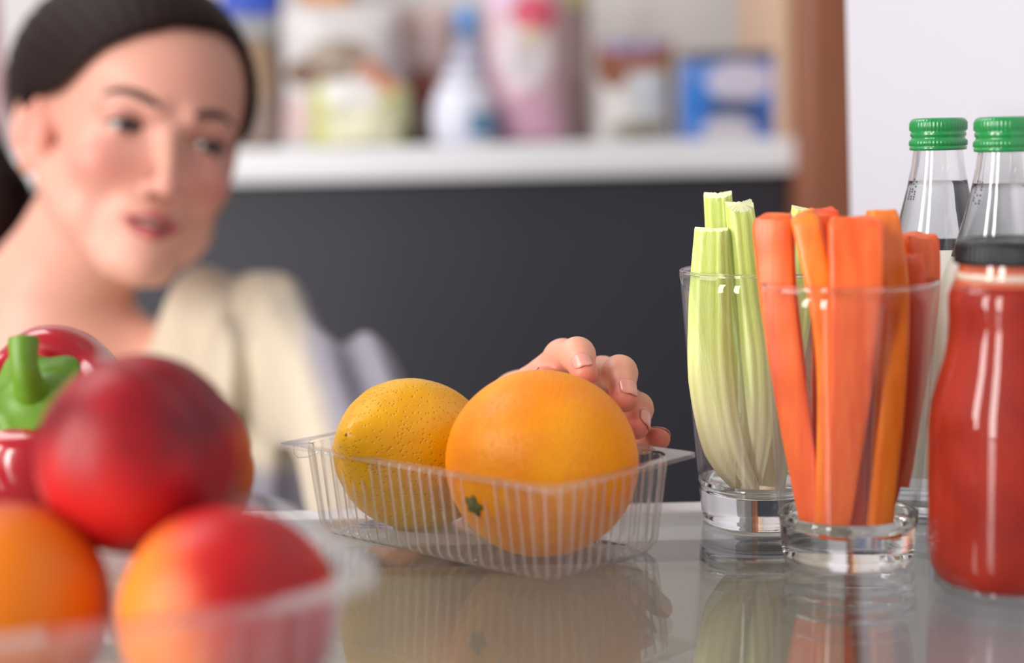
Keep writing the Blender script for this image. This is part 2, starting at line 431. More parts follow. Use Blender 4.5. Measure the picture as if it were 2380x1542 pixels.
def blue_box():
    Y = YB + 0.08; a = P(1582, 300, Y); b = P(1806, 300, Y); W = b.x - a.x; Hh = P(1700, 122, Y).z - sb_top
    m = print_mat('print_i', '#4f7fcc', [(0, Hh * 0.98, 0.2, Hh * 0.1, '#4c4656'), (0.012, Hh * 0.66, 0.044, Hh * 0.22, '#c4bdd0'), (0.0, Hh * 0.36, 0.045, Hh * 0.09, '#2b3a5e'), (-0.048, Hh * 0.45, 0.016, Hh * 0.24, '#1570c8'), (0.045, Hh * 0.2, 0.03, Hh * 0.12, '#2d559e'), (-0.002, Hh * 0.1, 0.036, Hh * 0.16, '#c2bcc4')], 0.4)
    o = box('snack_box', (-W / 2, -0.03, 0), (W / 2, 0.03, Hh), m, None, 0.004, loc=((a.x + b.x) / 2, Y, sb_top + 0.0005)); o.rotation_euler.z = math.radians(-4)
    tag(o, 'bright blue box with a pale oval print at the right end of the shelf', 'food package', 'food packages on the white shelf')
blue_box()
bag('snack_bag', -150, 16, -60, YB + 0.1, print_mat('print_j', '#c98a90', [(0, 0.2, 0.1, 0.1, '#c2606e')]), 0.08, 'reddish pink bag at the far left, showing past the hair', seed=9)

# ================================================================== CITRUS IN THE CLEAR TRAY
def tray(name, cx, cy, yaw, L, W, Hh, mat, flange=0.006, draft=0.006, corner=0.016, pitch=0.006, amp=0.0010, zb=0.0012, knob=None, point=1.0):
    """clear thermoformed tray: ribbed walls, flat pointed flange, floor with a ribbed border"""
    root = empty(name, (cx, cy, 0)); root.rotation_euler.z = yaw
    def outline(l, w_, r, n):
        """rounded rectangle, equal arc steps, with outward normals"""
        segs = []; hl, hw = l / 2 - r, w_ / 2 - r
        per = 4 * hl + 4 * hw + 2 * math.pi * r; out = []
        for k in range(n):
            s = per * k / n
            for (sx, sy, ln, ang) in ((hl, -hw - r, 2 * hw, 0), None) if False else (): pass
            # right side, corner, top, corner, left, corner, bottom, corner
            parts = [('l', (l / 2, -hw), (0, 1), 2 * hw, 0.0), ('a', (hl, hw), 0.0), ('l', (hl, w_ / 2), (-1, 0), 2 * hl, math.pi / 2), ('a', (-hl, hw), math.pi / 2),
                     ('l', (-l / 2, hw), (0, -1), 2 * hw, math.pi), ('a', (-hl, -hw), math.pi), ('l', (-hl, -w_ / 2), (1, 0), 2 * hl, 1.5 * math.pi), ('a', (hl, -hw), 1.5 * math.pi)]
            for q in parts:
                ln = q[3] if q[0] == 'l' else r * math.pi / 2
                if s <= ln + 1e-12:
                    if q[0] == 'l': out.append(((q[1][0] + q[2][0] * s, q[1][1] + q[2][1] * s), (math.cos(q[4]), math.sin(q[4])), k / n * per))
                    else:
                        a = q[2] + s / r; out.append(((q[1][0] + r * math.cos(a), q[1][1] + r * math.sin(a)), (math.cos(a), math.sin(a)), k / n * per))
                    break
                s -= ln
            else: out.append(out[-1])
        return out, per
    wl, ww = L - 2 * flange, W - 2 * flange
    _, per = outline(wl, ww, corner, 8)
    nr = int(round(per / pitch)); N = nr * 10
    ol, per = outline(wl, ww, corner, N)
    v = []; f = []; levels = [0, 0.04, 0.1, 0.5, 0.9, 0.96, 1.0]
    for t in levels:
        rib = amp * min(1, t / 0.08) * min(1, (1 - t) / 0.05)
        for i, ((x, y), (nx, ny), s) in enumerate(ol):
            c = math.cos(2 * math.pi * i / 10); rr = rib * math.copysign(abs(c) ** 0.6, c)
            ins = draft * (1 - t) + (0.0025 * (1 - t / 0.1) ** 2 if t < 0.1 else 0)
            v.append((x - nx * (ins - rr), y - ny * (ins - rr), zb + (Hh - zb) * t))
    for j in range(len(levels) - 1):
        for i in range(N):
            a = j * N + i; b = j * N + (i + 1) % N; f.append((a, b, b + N, a + N))
    # floor: border groove then flat plate
    prev = list(range(N))
    for (ins, z) in ((0.003, zb - 0.0006), (0.0055, zb), (0.007, zb + 0.0012)):
        cur = []
        for i, ((x, y), (nx, ny), s) in enumerate(ol):
            c = math.cos(2 * math.pi * i / 10) * 0.0006
            q = draft + 0.0025 + ins + (c if ins < 0.006 else 0); cur.append(len(v)); v.append((x - nx * q, y - ny * q, z))
        for i in range(N): f.append((prev[i], prev[(i + 1) % N], cur[(i + 1) % N], cur[i]))
        prev = cur
    c = len(v); v.append((0, 0, zb + 0.0012))
    for i in range(N): f.append((prev[i], prev[(i + 1) % N], c))
    o = mesh('tray_wall', v, f, mat, root)
    at = o.data.attributes.new('rib', 'FLOAT', 'POINT')
    at.data.foreach_set('value', [(1.0 if (k % N) % 10 == 0 else 0.25 if (k % N) % 10 in (1, 9) else 0.0) if k < N * len(levels) else 0.1 for k in range(len(o.data.vertices))])  # whitened crests stand in for light reflected in the ribs
    md = o.modifiers.new('thick', 'SOLIDIFY'); md.thickness = 0.0004; md.offset = 0
    # flange
    v = []; f = []
    oo = []
    for (p, nn, s) in ol:
        hl, hw = wl / 2 - corner, ww / 2 - corner
        if abs(p[0]) > hl + 1e-6 and abs(p[1]) > hw + 1e-6:
            c0 = (math.copysign(hl, p[0]), math.copysign(hw, p[1])); rs = corner + flange
            sq = min(1 / max(abs(nn[0]), abs(nn[1])), 1.34); r_ = rs * (1 + (sq - 1) * point)
            oo.append(((c0[0] + nn[0] * r_, c0[1] + nn[1] * r_), nn, s))
        else: oo.append(((p[0] + nn[0] * flange, p[1] + nn[1] * flange), nn, s))
    for (ring, z) in ((ol, Hh), (ol, Hh + 0.0012), (oo, Hh + 0.0012), (oo, Hh - 0.0004)):
        for (p, nn, s) in ring:
            x, y = p
            v.append((x, y, z))
    # match rings by angle so that the corners stay crisp
    for j in range(1, 3):
        for i in range(N):
            a = j * N + i; b = j * N + (i + 1) % N; f.append((a, b, b + N, a + N))
    fl = mesh('rim_flange', v, f, mat, root, smooth=False)
    at = fl.data.attributes.new('rib', 'FLOAT', 'POINT'); at.data.foreach_set('value', [0.30 if k >= 2 * N else 0.18 for k in range(len(fl.data.vertices))])
    md = fl.modifiers.new('thick', 'SOLIDIFY'); md.thickness = 0.0005; md.offset = 0
    if knob:
        for (kx, ky) in knob:
            k = lathe('snap_button', [(0, 0), (0.0042, 0), (0.0046, -0.001), (0.0042, -0.0045), (0.0030, -0.0058), (0, -0.0058)], mat, root, 24, loc=(kx, ky, Hh + 0.0006))
    return root
clear_pl = thin_clear('clear_plastic', (0.985, 0.985, 0.985, 1), 0.02, 1.5, (0.95, 0.95, 0.97, 1), 0.26)
TC = Vector((-0.0142, 0.6710)); TY = math.radians(137.3)
t1 = tray('fruit_tray', TC.x, TC.y, TY, 0.161, 0.091, 0.040, clear_pl, flange=0.005, draft=0.005, knob=[(0.0725, 0.0375)])
tag(t1, 'clear ribbed plastic tray holding the orange and the lemon', 'tray')

def citrus_mat(name, a, b, scale, strength, rough, dirv=(-0.5, -0.5, 0.4)):
    t = NT(name); co = t.coords('Object'); f = t.noise(co, 22, 3)
    vo = t.n('ShaderNodeTexVoronoi'); t.l(co, vo.inputs['Vector']); vo.inputs['Scale'].default_value = scale
    pit = t.ramp(vo.outputs['Distance'], 0.05, 0.38)
    h = t.math('ADD', t.math('MULTIPLY', pit, 0.8), t.math('MULTIPLY', t.noise(co, scale * 0.35, 4), 0.9))
    c = t.mix(t.ramp(f, 0.3, 0.7), lin(a), lin(b))
    t.set(color=c, rough=rough, sss=0.06, sssr=(1.0, 0.4, 0.05), ssss=0.003, spec=0.35)
    t.bump(h, strength, 0.0010); return t.m
OR = 0.0394; OC = Vector((0.0110, 0.6445, 0.0396))
def orange():
    bm = bmesh.new(); bmesh.ops.create_uvsphere(bm, u_segments=96, v_segments=64, radius=OR)
    for v in bm.verts:
        d = v.co.normalized(); v.co *= 1 + 0.012 * noise.noise(d * 1.4 + Vector((3, 1, 2))) - 0.01 * abs(d.z) ** 4
        v.co.z *= 0.985
    me = bpy.data.meshes.new('orange'); bm.to_mesh(me); bm.free()
    o = link('orange', me, citrus_mat('orange_peel', '#e98000', '#f29c00', 700, 0.45, 0.45), None, True, OC)
    tag(o, 'large whole orange in the clear tray under the fingertips', 'orange')
    # green-brown stem button on the near side
    hit = P(1101, 1176, 0.62); dv = hit - CAM; oc = CAM - OC; a = dv.dot(dv); b = 2 * dv.dot(oc); c = oc.dot(oc) - (OR * 0.995) ** 2
    s = (-b - math.sqrt(max(0, b * b - 4 * a * c))) / (2 * a); q = CAM + dv * s - OC; n = q.normalized()
    rot = n.to_track_quat('Z', 'Y').to_matrix().to_4x4()
    st = lathe('stem_button', [(0, 0.0016), (0.0012, 0.0016), (0.0018, 0.0011), (0.0034, 0.0009), (0.0042, 0.0), (0.003, -0.0008), (0, -0.001)], plain('button_brown', '#5d5a2c', 0.7, 600, 0.4), o, 30,
               fn=lambda a, r, z: (r * (1 + (0.22 * math.cos(5 * a) if r > 0.0025 else 0)), z))
    st.matrix_local = Matrix.Translation(n * (OR * 0.992)) @ rot
    return o
orange()
def lemon():
    v = []; f = []; nu, nv = 72, 64; LL = 0.0395; R = 0.0333
    for j in range(nv + 1):
        t = j / nv; x = math.cos(math.pi * t)           # x=1 nub end
        r = math.sin(math.pi * t) ** 0.92
        ax = x * LL; nub = math.exp(-((1 - x) / 0.06)) * 0.0085 + math.exp(-((1 + x) / 0.03)) * 0.003
        ax += nub if x > 0 else -nub
        rr = R * r * (1 - 0.10 * max(0, x) ** 3)
        for i in range(nu):
            a = 2 * math.pi * i / nu; p = Vector((ax, rr * math.cos(a), rr * math.sin(a)))
            p *= 1 + 0.012 * noise.noise(p * 60) + 0.006 * noise.noise(p * 160)
            v.append(p)
    for j in range(nv):
        for i in range(nu): f.append((j * nu + i, j * nu + (i + 1) % nu, (j + 1) * nu + (i + 1) % nu, (j + 1) * nu + i))
    o = mesh('lemon', v, f, citrus_mat('lemon_peel', '#dd9c00', '#e8ae06', 520, 0.6, 0.34))
    o.location = (-0.0445, 0.6955, 0.0345)
    ax = Vector((-0.54, -0.77, 0.33)).normalized(); o.rotation_euler = ax.to_track_quat('X', 'Z').to_euler()
    tag(o, 'plump yellow lemon with its nub to the left, beside the orange in the tray', 'lemon')
    tip = lathe('tip_scar', [(0, 0.0004), (0.0006, 0.0003), (0.0009, 0.0), (0, -0.0005)], plain('scar', '#7a5a28', 0.8), o, 12)
    tip.matrix_local = Matrix.Translation((LL + 0.0082, 0, 0.0)) @ Vector((1, 0, 0)).to_track_quat('Z', 'Y').to_matrix().to_4x4()
lemon()

# ================================================================== GLASSES WITH STICKS
glass_m = glass('drinking_glass', (0.985, 0.99, 0.99, 1), 1.47)
wall_glass = thin_clear('glass_wall', (0.985, 0.99, 0.99, 1), 0.006, 1.5)
def tumbler(name, c, label, Hh=0.112, R=0.0352, rb=0.0262, base=0.0135, wall=0.0013):
    ro = lambda z: rb + (R - rb) * max(0, (z - 0.0035) / (Hh - 0.004)) ** 0.9
    root = empty(name, c); tag(root, label, 'glass')
    zt = base + 0.006
    # heavy base: solid refracting glass
    pr = [(0, 0.0012), (rb * 0.80, 0.0012), (rb * 0.86, 0.0), (rb * 0.93, 0.0), (rb * 0.985, 0.0012), (rb, 0.0035)]
    pr += [(ro(0.0035 + (zt - 0.0035) * k / 6), 0.0035 + (zt - 0.0035) * k / 6) for k in range(1, 7)]
    pr += [(ro(zt) - wall, zt), (ro(base + 0.003) - wall - 0.0012, base + 0.003), (ro(base) - wall - 0.0045, base + 0.0006), (ro(base) * 0.5, base - 0.0002), (0, base - 0.0004)]
    lathe('thick_base', pr, glass_m, root, 96)
    # thin flaring wall: outer and inner skin
    pr = [(ro(zt + (Hh - zt) * k / 12), zt + (Hh - zt) * k / 12) for k in range(13)]
    lathe('wall', pr + [(r - wall, z) for r, z in reversed(pr)], wall_glass, root, 96)
    lathe('rim', [(R - wall * 0.5 + (wall * 0.58) * math.cos(a), Hh + 0.0002 + wall * 0.62 * math.sin(a)) for a in [2 * math.pi * k / 12 for k in range(13)]], glass_m, root, 96)
    return root
cp = P(1768, 1212, 0.700); CG = Vector((cp.x, 0.700, 0.0002))
cp = P(1970, 1300, 0.632); KG = Vector((cp.x, 0.632, 0.0002))
tumbler('tumbler', CG, 'clear thick-based drinking glass holding the celery sticks')
tumbler('tumbler', KG, 'clear thick-based drinking glass holding the carrot sticks, in front')

def celery_mat():
    t = NT('celery_flesh'); co = t.coords('Object'); sx = t.n('ShaderNodeSeparateXYZ'); t.l(co, sx.inputs[0])
    at = t.n('ShaderNodeAttribute', attribute_name='ridge', attribute_type='GEOMETRY')
    g = t.ramp(sx.outputs[2], 0.015, 0.105)
    fib = t.noise(t.coords('Object', (1, 1, 0.08)), 900, 2)
    lo = t.mix(fib, lin('#f3e7ba'), lin('#faf3d6')); hi = t.mix(fib, lin('#bcd04e'), lin('#dfe79c'))
    c = t.mix(g, lo, hi)
    c = t.mix(t.math('MULTIPLY', at.outputs['Fac'], 0.45), c, t.mix(g, lin('#e6daa2'), lin('#a8c22c')))
    spots = t.ramp(t.noise(t.coords('Object', (1, 1, 0.18)), 230, 3), 0.62, 0.72)
    c = t.mix(t.math('MULTIPLY', t.math('MULTIPLY', spots, t.ramp(sx.outputs[2], 0.045, 0.01)), 0.8), c, lin('#a4763f'))
    t.set(color=c, rough=0.4, sss=0.12, sssr=(1, 1, 0.6), ssss=0.003)
    t.bump(t.noise(t.coords('Object', (1, 1, 0.15)), 1500, 2), 0.25, 0.0004)
    return t.m
cel_m = celery_mat()
cel_cut = plain('celery_cut', '#e3e6b4', 0.45, 300, 0.08)
def celery(pts, ws, ts, label, front=(0, -1, 0), ridges=4, seed=0, slope=0.35):
    pts = [P(*p) for p in pts]
    nr = 44
    def prof(s):
        q = s * (len(ws) - 1); i = min(int(q), len(ws) - 2); w_ = 1.12 * (ws[i] + (ws[i + 1] - ws[i]) * (q - i)); th = ts[0] + (ts[1] - ts[0]) * s
        out = []
        for j in range(nr):                 # outer ribbed face (towards front), then hollow back
            a = j / nr * 2 * math.pi
            ca, sa = math.cos(a), math.sin(a)
            x = w_ / 2 * math.copysign(abs(ca) ** 0.75, ca)
            if sa >= 0: y = th * abs(sa) ** 0.8 * 0.62 + 0.00035 * math.cos(x / w_ * 2 * math.pi * ridges) * min(1, abs(sa) * 2)
            else: y = -th * 0.38 * abs(sa) ** 0.6 + th * 0.42 * max(0, abs(sa) - 0.3) ** 1.0
            out.append((x, y))
        return out
    o = sweep('celery_stick', pts, prof, cel_m, None, 40, Vector(front))
    base = o.location.copy(); base.z = 0
    # keep object heights measured from the shelf
    off = o.location - base
    for v in o.data.vertices: v.co += off
    o.location = base
    a = o.data.attributes.new('ridge', 'FLOAT', 'POINT'); vals = []
    for k in range(len(o.data.vertices)):
        j = k % nr; ang = j / nr * 2 * math.pi
        vals.append(max(0, -math.cos(math.copysign(abs(math.cos(ang)) ** 0.75, math.cos(ang)) * math.pi * ridges)) if math.sin(ang) > 0 else 0.1)
    a.data.foreach_set('value', vals)
    pr0 = prof(0.0)
    for ring in range(2):
        for j in range(nr): o.data.vertices[ring * nr + j].co.z -= (pr0[j][1] * slope + 0.0004 * math.sin(3.1 * j + seed)) * (1 - 0.5 * ring)
    o.data.materials.append(cel_cut)
    for pl in o.data.polygons:
        if len(pl.vertices) == 3 and max(pl.vertices) == nr * 41: pl.material_index = 1
    tag(o, label, 'celery stick', 'celery sticks in the glass'); auto_sharp(o, 55)
    return o
celery([(1668, 450, .712), (1680, 640, .714), (1705, 850, .712), (1735, 1110, .708)], [.0112, .0118, .012, .010], (.0075, .008), 'tallest celery stick standing at the back left of the glass', (-.2, -1, 0), 4)
celery([(1653, 532, .694), (1650, 700, .690), (1655, 880, .686), (1685, 1040, .684), (1742, 1142, .688)], [.0130, .0165, .0185, .0170, .0085], (.008, .0095), 'widest celery stick at the front left, with a browned whitish base', (-.15, -1, 0), 4)
celery([(1718, 472, .698), (1737, 660, .695), (1760, 840, .690), (1762, 1000, .690), (1745, 1120, .692)], [.0112, .0122, .0130, .0130, .009], (.0085, .009), 'bright green celery stick with a slanted cut top', (.25, -1, 0), 3, 2, 0.8)
celery([(1880, 487, .718), (1850, 700, .714), (1812, 950, .706), (1790, 1130, .702)], [.0145, .0145, .0135, .012], (.008, .008), 'green celery stick leaning right, its top just showing behind the carrots', (.3, -1, 0), 4)
celery([(1800, 640, .728), (1790, 850, .722), (1770, 1110, .716)], [.011, .012, .011], (.008, .008), 'short celery stick in the shade at the back of the glass', (.1, -1, 0), 3)

def carrot_mat(name, a, b):
    t = NT(name); co = t.coords('Object', (1, 1, 0.12)); f = t.noise(co, 220, 3); f2 = t.noise(t.coords(), 40, 2)
    c = t.mix(t.ramp(f, 0.3, 0.7), lin(a), lin(b)); c = t.mix(t.math('MULTIPLY', t.ramp(f2, 0.45, 0.7), 0.35), c, lin('#d8481c'))
    t.set(color=c, rough=0.34, sss=0.12, sssr=(1, 0.4, 0.1), ssss=0.003)
    t.bump(f, 0.3, 0.0006); return t.m
car = [carrot_mat('carrot_a', '#ea5a1e', '#f4702e'), carrot_mat('carrot_b', '#f07414', '#f7882a'), carrot_mat('carrot_c', '#d9441c', '#e45a26')]
def carrot(pts, w_, th, m, label, front=(0, -1, 0), seed=0, taper=0.62):
    pts = [P(*p) for p in pts]; rnd = random.Random(seed); ph = rnd.random() * 10; w_ *= 1.15
    cn = [(-1, -1), (1, -1), (1, 1), (-1, 1)]
    def prof(s):
        k = (1 - (1 - taper) * s ** 1.6) * (1 + 0.05 * noise.noise(Vector((s * 5, ph, 0))))
        if s < 0.03: k *= 0.86 + 0.14 * math.sqrt(s / 0.03)
        out = []
        for j in range(24):
            a = j / 24 * 2 * math.pi; ca, sa = math.cos(a), math.sin(a); e = 0.42
            out.append((w_ / 2 * k * math.copysign(abs(ca) ** e, ca) * (1 + 0.1 * math.sin(ph) * sa), th / 2 * k * math.copysign(abs(sa) ** e, sa) + 0.0003 * noise.noise(Vector((s * 12, a, ph)))))
        return out
    o = sweep('carrot_stick', pts, prof, car[m], None, 36, Vector(front))
    for j in range(24):
        a = j / 24 * 2 * math.pi
        for ring in range(2): o.data.vertices[ring * 24 + j].co.z += 0.0022 * noise.noise(Vector((math.cos(a) * 0.9, math.sin(a) * 0.9, seed * 3.3))) * (1 - 0.4 * ring) - 0.0012 * math.sin(a)
    auto_sharp(o, 50)
    tag(o, label, 'carrot stick', 'carrot sticks in the glass')
carrot([(1797, 502, .634), (1812, 700, .632), (1846, 950, .630), (1892, 1222, .628)], .0135, .009, 0, 'leftmost carrot stick, broad with a rough cut top', (-.4, -1, 0), 1, 0.68)
carrot([(1868, 498, .622), (1905, 660, .616), (1930, 860, .616), (1925, 1232, .626)], .0098, .008, 1, 'lighter orange carrot stick slanting right, second from the left', (-.2, -1, 0), 2, 0.95)
carrot([(1914, 492, .646), (1922, 700, .645), (1915, 950, .641), (1915, 1205, .638)], .0110, .009, 2, 'dull red-orange carrot stick behind, between the slanting one and the widest one', (0, -1, 0), 3)
carrot([(1988, 505, .612), (1988, 690, .606), (1972, 950, .609), (1940, 1247, .617)], .0185, .008, 0, 'widest carrot stick, flat-sided at the front centre of the glass', (0, -1, 0), 4, 0.48)
carrot([(2048, 488, .628), (2074, 680, .620), (2068, 930, .616), (2042, 1238, .622)], .0108, .0095, 1, 'tallest carrot stick, square-cut, right of the widest one', (.2, -1, 0), 5, 0.8)
carrot([(2134, 548, .642), (2136, 700, .640), (2108, 930, .636), (2082, 1130, .633)], .0135, .010, 0, 'rightmost carrot stick with a blunt top, leaning on the rim', (.35, -1, 0), 6)
carrot([(2112, 592, .629), (2116, 760, .627), (2098, 980, .625), (2062, 1165, .622)], .0095, .008, 2, 'short dark orange carrot stick in front of the rightmost one', (.3, -1, 0), 7)
carrot([(1975, 540, .662), (1972, 800, .655), (1985, 1195, .645)], .015, .009, 2, 'carrot stick at the very back of the glass', (0, -1, 0), 9)
carrot([(2010, 700, .627), (2006, 950, .626), (1990, 1225, .626)], .0095, .008, 2, 'carrot stick in the gap between the widest and the tallest one', (0, -1, 0), 10)

# ================================================================== BOTTLES
green_cap = plain('green_cap_metal', '#128541', 0.28, 60, 0.05, coat=0.6, coatr=0.1)
bot_glass = glass('bottle_glass', (0.98, 0.99, 0.985, 1), 1.5)
water_m = glass('water', (0.985, 0.995, 1.0, 1), 1.33)
label_m = plain('bottle_label', '#d9d4c8', 0.6, 15, 0.04)
ink_m = plain('ink', '#3a3840', 0.6)
def water_bottle(px, Y, label, cap_py):
    c = P(px, cap_py, Y); top = c.z
    root = empty('water_bottle', (c.x, Y, 0.0002)); tag(root, label, 'bottle', 'green-capped water bottles')
    rn = 0.0108; w_ = 0.0016
    outer = [(0, 0.002), (0.022, 0.0012), (0.0265, 0.0), (0.0285, 0.0025), (0.0292, 0.008), (0.0292, 0.088), (0.0285, 0.096), (0.0255, 0.107), (0.0205, 0.121), (0.0165, 0.134), (0.0135, 0.146), (0.0116, 0.156), (rn, 0.163), (rn, top - 0.001)]
    inner = [(r - w_, z) for r, z in reversed(outer[4:])]
    prof = outer + [(rn - w_, top - 0.001)] + inner[1:] + [(0.0262, 0.0055), (0.02, 0.0045), (0, 0.0048)]
    lathe('glass_body', prof, bot_glass, root, 72)
    wl = 0.149
    wp_ = [(0, 0.0046), (0.02, 0.0043), (0.0264, 0.0053)] + [(r - w_ + 0.0003, z) for r, z in outer[4:] if z < wl] + [(0.0119, wl), (0, wl)]
    lathe('water', wp_, water_m, root, 72)
    cz = top - 0.0145
    def capfn(a, r, z):
        t = (z - cz) / 0.0145
        kn = 0.00022 * math.cos(48 * a) if (0.60 < t < 0.86 or 0.14 < t < 0.3) else 0
        return (r + kn, z)
    R = 0.0125
    prof = [(R - 0.0015, cz), (R, cz + 0.0003), (R + 0.0001, cz + 0.0016), (R - 0.0005, cz + 0.0019), (R + 0.0001, cz + 0.0022), (R + 0.0001, cz + 0.0042), (R - 0.0007, cz + 0.0052), (R - 0.0008, cz + 0.006), (R - 0.0002, cz + 0.0066), (R - 0.0002, cz + 0.0076), (R - 0.0007, cz + 0.0083), (R, cz + 0.0092), (R, cz + 0.0122), (R - 0.0005, cz + 0.0136), (R - 0.0016, cz + 0.0144), (0, cz + 0.0145)]
    lathe('screw_cap', prof, green_cap, root, 192, fn=capfn)
    lathe('paper_label', [(0.0293, 0.018), (0.0295, 0.0185), (0.0295, 0.0880), (0.02875, 0.0961), (0.02575, 0.1071), (0.0215, 0.1190), (0.0212, 0.1190)], label_m, root, 64)
    # stamped date code: two short columns of dots on the neck
    v = []; f = []; rnd = random.Random(int(px))
    for col in range(3):
        for row in range(9):
            if rnd.random() < 0.35: continue
            z = 0.150 - row * 0.0011; a = math.radians(-163 + col * 7); r = 0.0124 + (0.150 - z) * 0.25 + 0.0004
            k = len(v)
            for (da, dz_) in ((-.03, -.0004), (.03, -.0004), (.03, .0004), (-.03, .0004)): v.append((r * math.cos(a + da), r * math.sin(a + da), z + dz_))
            f.append((k, k + 1, k + 2, k + 3))
    mesh('date_code', v, f, ink_m, root, recalc=False)
water_bottle(2181, 0.722, 'glass water bottle with a green cap, directly behind the carrot glass', 275)
water_bottle(2337, 0.663, 'glass water bottle with a green cap at the right edge, behind the red juice bottle', 272)

def juice():
    t = NT('tomato_juice'); co = t.coords(); f = t.noise(co, 35, 4); f2 = t.noise(co, 400, 2)
    t.set(color=t.mix(t.ramp(f, 0.3, 0.7), lin('#7e1405'), lin('#962008')), rough=0.6, spec=0.2, coat=0.7, coatr=0.05)
    t.b.inputs['Coat IOR'].default_value = 1.5
    c = P(2352, 1330, 0.580); c.z = 0
    root = empty('juice_bottle', (c.x, 0.580, 0.0002)); root.scale = (0.985, 0.985, 0.955); tag(root, 'red-orange juice bottle with a black metal lid', 'bottle')
    R = 0.0312
    body = [(0, 0.0035), (0.019, 0.0032), (0.0245, 0.0035), (0.0283, 0.0065), (0.0303, 0.0115), (R, 0.019), (R, 0.066), (0.0304, 0.074), (0.0282, 0.0825), (0.0258, 0.091), (0.0243, 0.099), (0.0240, 0.106), (0.0244, 0.112), (0.0243, 0.1165), (0.0228, 0.1205), (0, 0.1205)]
    lathe('juice', body, t.m, root, 96)
    lathe('glass_base', [(0, 0.0012), (0.020, 0.0008), (0.0235, 0.0), (0.0262, 0.0012), (0.0285, 0.0042), (0.0284, 0.0066), (0.0246, 0.0034), (0.019, 0.0031), (0, 0.0034)], wall_glass, root, 72)
    lathe('glass_neck', [(0.0229, 0.1205), (0.0212, 0.1235), (0.0207, 0.1275), (0.0207, 0.133), (0.0185, 0.133), (0.0185, 0.1212), (0.0205, 0.1206)], plain('neck_glass', '#b4563a', 0.15, 20, 0.05, coat=1.0), root, 72)
    lathe('neck_ring', [(0.0208, 0.1222), (0.0219, 0.1226), (0.0222, 0.1238), (0.0219, 0.1250), (0.0208, 0.1254)], plain('ring_glass', '#cdb6a4', 0.15, 20, 0.05, coat=1.0), root, 72)
    def lid(a, r, z): return (r + (0.00035 * math.cos(60 * a) if 0.1295 < z < 0.1355 and r > 0.02 else 0), z)
    bk = NT('black_lid'); bk.set(color=(0.010, 0.009, 0.011, 1), rough=0.22, spec=0.25)
    lathe('lid', [(0.0205, 0.1285), (0.0222, 0.1285), (0.0226, 0.1297), (0.0222, 0.131), (0.0222, 0.1352), (0.0214, 0.1372), (0.0190, 0.1378), (0.0182, 0.1372), (0, 0.1372)], bk.m, root, 240, fn=lid)
juice()

# ================================================================== FRONT FRUIT
def nect_mat(name, dark, mid, pale, pdir, amt):
    t = NT(name); co = t.coords('Object')
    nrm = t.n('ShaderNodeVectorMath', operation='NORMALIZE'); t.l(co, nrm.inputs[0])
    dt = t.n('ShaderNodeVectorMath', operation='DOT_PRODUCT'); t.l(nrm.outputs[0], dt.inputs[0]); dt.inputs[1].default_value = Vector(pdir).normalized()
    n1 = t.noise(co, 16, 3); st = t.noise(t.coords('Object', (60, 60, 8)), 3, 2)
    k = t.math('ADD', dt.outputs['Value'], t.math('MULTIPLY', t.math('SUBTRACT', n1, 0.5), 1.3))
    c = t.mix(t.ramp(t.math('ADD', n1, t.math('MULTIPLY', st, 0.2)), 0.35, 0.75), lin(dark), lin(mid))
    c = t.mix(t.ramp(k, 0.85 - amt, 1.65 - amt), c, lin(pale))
    t.set(color=c, rough=0.42, spec=0.3)
    return t.m
def nectarine(c, R, mdef, label, axis=(0.2, -0.2, 1), cleft=(1, 0, 0), seed=0):
    bm = bmesh.new(); bmesh.ops.create_uvsphere(bm, u_segments=72, v_segments=48, radius=1)
    for v in bm.verts:
        d = v.co.normalized(); r = 1 + 0.02 * noise.noise(d * 1.3 + Vector((seed, 0, 0)))
        pol = math.acos(max(-1, min(1, d.z))); r -= 0.16 * math.exp(-(pol / 0.30) ** 2); r += 0.03 * math.exp(-((math.pi - pol) / 0.25) ** 2)
        if d.y > 0: r -= 0.05 * math.exp(-(d.x / 0.10) ** 2) * math.sin(pol) ** 0.5
        v.co = d * r * R; v.co.x *= 1.02
    me = bpy.data.meshes.new('nectarine'); bm.to_mesh(me); bm.free()
    z = Vector(axis).normalized(); y = (Vector(cleft) - z * Vector(cleft).dot(z)).normalized(); x = y.cross(z)
    rot = Matrix((x, y, z)).transposed()
    o = link('nectarine', me, nect_mat(*mdef[:4], rot.transposed() @ Vector(mdef[4]), mdef[5]), None, True, c)
    o.rotation_euler = rot.to_euler()
    tag(o, label, 'nectarine', 'nectarines in the near tray')
    lathe('stem_scar', [(0, 0.87 * R), (0.06 * R, 0.86 * R), (0.09 * R, 0.84 * R), (0, 0.82 * R)], plain('scar_brown', '#5a3a22', 0.8), o, 16)
    return o
nectarine(P(322, 1056, 0.492), 0.0314, ('nect_a', '#5a0612', '#98101c', '#d22420', (-.35, -1, -.25), 0.45), 'dark red nectarine on top of the pile', (-.75, .3, .55), (.6, -.5, .8), 1)  # brighter red towards lower left front paints the lit part into the skin
nectarine(Vector((*P(532, 1440, 0.455).xy, 0.0350)), 0.0318, ('nect_b', '#9c0f16', '#c01a18', '#f4802a', (-1, -.45, -.25), 0.72), 'red nectarine with an orange left side, nearest in the pile', (.2, .6, .8), (1, .2, 0), 2)
nectarine(Vector((*P(4, 1385, 0.466).xy, 0.0350)), 0.0318, ('nect_c', '#b52a14', '#cc4016', '#d9720e', (.7, -1, .3), 0.62), 'orange nectarine cut off by the left edge of the picture', (-.2, .7, .6), (0, 1, 0), 3)
nectarine(P(385, 1085, 0.562), 0.0315, ('nect_d', '#6d0914', '#98141c', '#c96a34', (1, .1, -.3), 0.35), 'red nectarine mostly hidden behind the top one', (.2, .9, .5), (1, 0, 0), 4)
